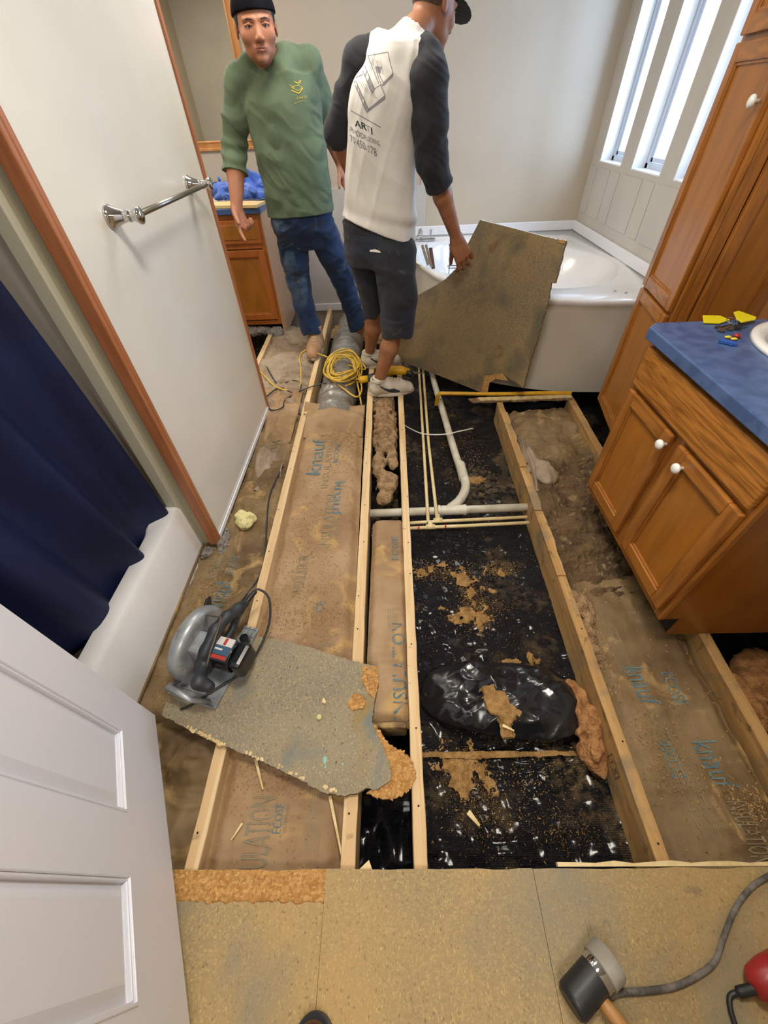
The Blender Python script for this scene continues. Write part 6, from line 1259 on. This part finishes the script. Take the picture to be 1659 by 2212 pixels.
for a in ('L', 'R'):
    e_, w_ = J['e'+a], J['w'+a]; end = e_*.58+w_*.42; dv = unit(w_-e_)
    F.cone(end+dv*.085, end+dv*.14, .11, .12, .001, cut=True) if False else None
    lo, hi = end-.13, end+.13
    F.put(end+dv*.1-.1, end+dv*.1+.1, (lambda X, Y, Z, end=end, dv=dv: np.maximum(np.sqrt((X-end[0]-dv[0]*.08)**2+(Y-end[1]-dv[1]*.08)**2+(Z-end[2]-dv[2]*.08)**2)-.105, -((X-end[0])*dv[0]+(Y-end[1])*dv[1]+(Z-end[2])*dv[2]))), .002, cut=True)
F.cone(nk+(0, -.015, .03), nk+(0, -.03, .12), .068, .085, .006, cut=True)
shirt1 = F.build('shirt', M['green'], man1)
F = Field(nk-.13, nk+.13, .004); 
co_ = [(nk+BR1*.072*math.cos(t)+BF1*(.066*math.sin(t))+np.array([0, 0, .010-.022*max(0, math.sin(t))+.006*math.cos(t)])) for t in np.linspace(0, 6.283, 25)]
F.chain(co_, [.009]*25, .004); F.build('collar', M['green'], shirt1)
# badge on the chest
bt1 = bvh_of(shirt1)
for pts, w_ in (([(629, 195), (646, 202), (654, 190)], 2.6), ([(635, 176), (643, 180), (650, 173)], 2.2), ([(629, 189), (643, 184), (653, 189), (644, 196), (629, 189)], 1.2), ([(625, 183), (636, 190)], 1.3), ([(650, 173), (648, 181), (642, 186)], 1.2)): lay_px('printed_badge', pxlines(pts, w_, step=3), bt1, M['print_y'], shirt1, .002)
lay_px('printed_text', aff(flat_text('EARTI', 8.5), (652, 211), (.98, -.14), (-.1, -1)), bt1, M['print_y'], shirt1, .002); lay_px('printed_line', pxlines([(636, 224), (650, 218), (660, 217)], .9), bt1, M['print_y'], shirt1, .002)
# cap and hair
F = Field(hd.c-.2, hd.c+.2, .004); F.k = .01; F.ell(hd.p(0, -.012, .031), hd.ax, np.array((.0785*hd.w, .0985, .094))*hd.s, .005); F.plane_cut(hd.p(0, .035, .0), hd.f); F.plane_cut(hd.p(0, -.03, -.03), -hd.u); F.build('hair', M['hair'], man1)
F = Field(hd.c-.22, hd.c+.22, .004); F.k = .01; F.ell(hd.p(0, -.010, .036), hd.ax, np.array((.085*hd.w, .106, .098))*hd.s, .005); F.plane_cut(hd.p(0, 0, .034), -hd.u+hd.f*.12); F.build('cap', M['cap'], man1)
# jeans
F = Field((-.95, 2.95, .03), (-.02, 3.66, 1.0), .005); F.k = .03
F.loft(secs([(535, 618, 722, 3.24, .085), (512, 602, 728, 3.22, .11), (495, 590, 728, 3.21, .130), (470, 585, 720, 3.20, .130), (440, 585, 718, 3.20, .125)]), BR1, BF1, .03)
F.chain([J['hR'], V3(P(636, 560, Y=3.24)), J['kR'], V3(P(658, 665, Y=3.27)), V3(P(672, 708, Y=3.28))], [.105, .098, .083, .077, .088], .03)
F.chain([J['hL'], V3(P(718, 550, Y=3.29)), J['kL'], V3(P(760, 660, Y=3.37)), V3(P(776, 712, Y=3.40))], [.105, .096, .083, .074, .084], .02)
band(F, lambda X, Y, Z: .008-.008*np.abs(ridge(X*5+Z*3, Y*5, Z*9+4.+X*5, 1))-.0045*np.abs(ridge(X*8+Z*6, Y*8, Z*22-X*9, 1)))
cutz = lambda X, Y, Z: np.where(X < -.42, .125+.02*np.sin(X*28), .085+np.clip((X+.27)*1.1, 0, .13)+.012*np.sin(X*40))-Z
band(F, lambda X, Y, Z: 0*X); ax = F.grid(); F.F = np.maximum(F.F, cutz(*ax).astype(np.float32)); F.plane_cut((0, 0, .94), (0, 0, 1))
for e_ in (V3(P(672, 708, Y=3.28)), V3(P(778, 710, Y=3.40))): F.cone(e_+(0, 0, -.10), e_+(0, 0, .02), .062, .062, .002, cut=True)
jeans = F.build('jeans', M['denim'], man1); bj = bvh_of(jeans)
onbody('fly_seam', strokes([(0, .03, .002, -.03), (.002, -.03, -.012, -.05)], .004), (683, 480), 3.05, (BR1, (0, 0, 1), 1), bj, 'labelb', jeans, .0015)
onbody('pocket_seam', strokes([(-.09, .02, -.05, -.02), (-.05, -.02, -.02, .03)], .003), (620, 490), 3.05, (BR1, (0, 0, 1), 1), bj, 'labelb', jeans, .0015)
# keys / tool clip hanging at the belt
kp = V3(P(594, 480, Y=3.14)); bm = nb(); tube(bm, [kp+(0, 0, .02), kp+(.006, 0, -.03), kp+(.02, .0, -.10)], .006, 8); tube(bm, [kp+(.01, -.01, -.02), kp+(.02, -.01, -.09)], .004, 6); mk('belt_clip', bm, M['black'], man1, kind=None)
mk('chrome_clip', tube(nb(), [kp+(.0, -.012, .02), kp+(.012, -.012, -.012)], .005, 8), M['chrome'], man1)
# boots
for (h_, t_) in (((-.60, 3.335, .0), (-.605, 3.03, .0)), ((-.225, 3.41, .0), (.05, 3.33, .0))):
    shoe(man1, h_, t_, 'boot', M['suede'], M['sole'], L=.30, lace=M['lace'], wide=1.25, high=.03, shaft=.035)

# ---- the board he holds
a, b = P(1045, 850, z=0), P(860, 778, z=0); dl = (b-a).normalized(); n0 = dl.cross(Vector((0, 0, 1))); n0 = -n0 if n0.y < 0 else n0
up_ = (Vector((0, 0, 1))+n0*.13).normalized(); HB = basis(a+Vector((0, 0, .0)), -dl, up_, (-dl).cross(up_)); nn_ = HB.to_3x3() @ Vector((0, 0, 1))
def onplane(px, py):
    r_ = Vector(ray(px, py).tolist()); c_ = Vector(CAM.tolist()); t = (Vector(a)-c_).dot(nn_)/r_.dot(nn_); p = HB.inverted() @ (c_+r_*t); return (p.x, p.y)
pxs = [(1045, 850, 0), (1052, 822, 1), (1062, 812, 1), (1085, 808, 1), (1100, 818, 1), (1118, 828, 1), (1130, 838, 1), (1135, 820, 1), (1142, 790, 1), (1160, 735, 1), (1172, 690, 1), (1183, 655, 1), (1190, 612, 1), (1199, 612, 1), (1212, 565, 1), (1216, 545, 1), (1222, 520, 1), (1180, 512, 0), (1120, 496, 0), (1037, 475, 0), (1010, 528, 0), (985, 580, 0), (962, 603, 0), (935, 620, 0), (905, 636, 0), (880, 642, 0), (855, 700, 0), (845, 745, 0), (835, 768, 0), (860, 778, 0), (950, 812, 0)]
out = []; r = random.Random(5)
for i in range(len(pxs)):
    p, q = Vector(onplane(*pxs[i][:2])), Vector(onplane(*pxs[(i+1) % len(pxs)][:2])); rough_ = pxs[i][2]; n = max(1, int((q-p).length/.012))
    for k in range(n): t = p.lerp(q, k/n); j = .003 if rough_ and k else 0; out.append((t.x+r.uniform(-j, j), t.y+r.uniform(-j, j)))
hb = mk('held_board', prism(nb(), out, -.018, 0, HB) if nn_.y < 0 else prism(nb(), out, 0, .018, HB), [M['chip_held'], M['chip_edge'], M['paper']]); tag(hb, 'large stained chipboard sheet with a curved cut edge, held upright', 'board')
for p in hb.data.polygons:
    if abs(p.normal.dot(nn_)) < .5: p.material_index = 2 if p.normal.z > .55 or (p.normal.x < -.1 and p.normal.z > .2) else 1
sg = -1 if nn_.y > 0 else 1
q = [Vector(onplane(*p)) for p in ((1041, 848), (1048, 812), (1085, 806), (1098, 822), (1072, 818), (1058, 826), (1053, 850))]
mk('raw_break', prism(nb(), [(v.x, v.y) for v in q], 0, sg*.006, HB), M['chip_raw'], hb, label='raw orange break at the bottom corner')
q = [Vector(onplane(*p)) for p in ((1206, 516), (1222, 521), (1220, 527), (1208, 523))]; mk('raw_break', prism(nb(), [(v.x, v.y) for v in q], 0, sg*.004, HB), M['chip_raw'], hb, label='reddish raw break at the top corner')
# ------------------------------------------------------------------ put each origin at the base of its thing
bpy.context.view_layer.update()
def fam(o):
    yield o
    for c in o.children: yield from fam(c)
for o in [o for o in C.objects if o.parent is None and o.type in ('MESH', 'EMPTY')]:
    if o.location.length > 1e-6: continue
    pts = []
    for q in fam(o):
        if q.type == 'MESH' and len(q.data.vertices):
            co = np.empty(len(q.data.vertices)*3, np.float32); q.data.vertices.foreach_get('co', co); co = co.reshape(-1, 3); pts.append(co.min(0)); pts.append(co.max(0))
    if not pts: continue
    pts = np.array(pts); lo, hi = pts.min(0), pts.max(0); c = Vector(((lo[0]+hi[0])/2, (lo[1]+hi[1])/2, lo[2])); T_ = Matrix.Translation(-c); done = set()
    for q in fam(o):
        if q.type == 'MESH' and q.data.name not in done: q.data.transform(T_); done.add(q.data.name)
    o.location = c
for o in C.objects:
    if o.type == 'MESH': o.name = o.name
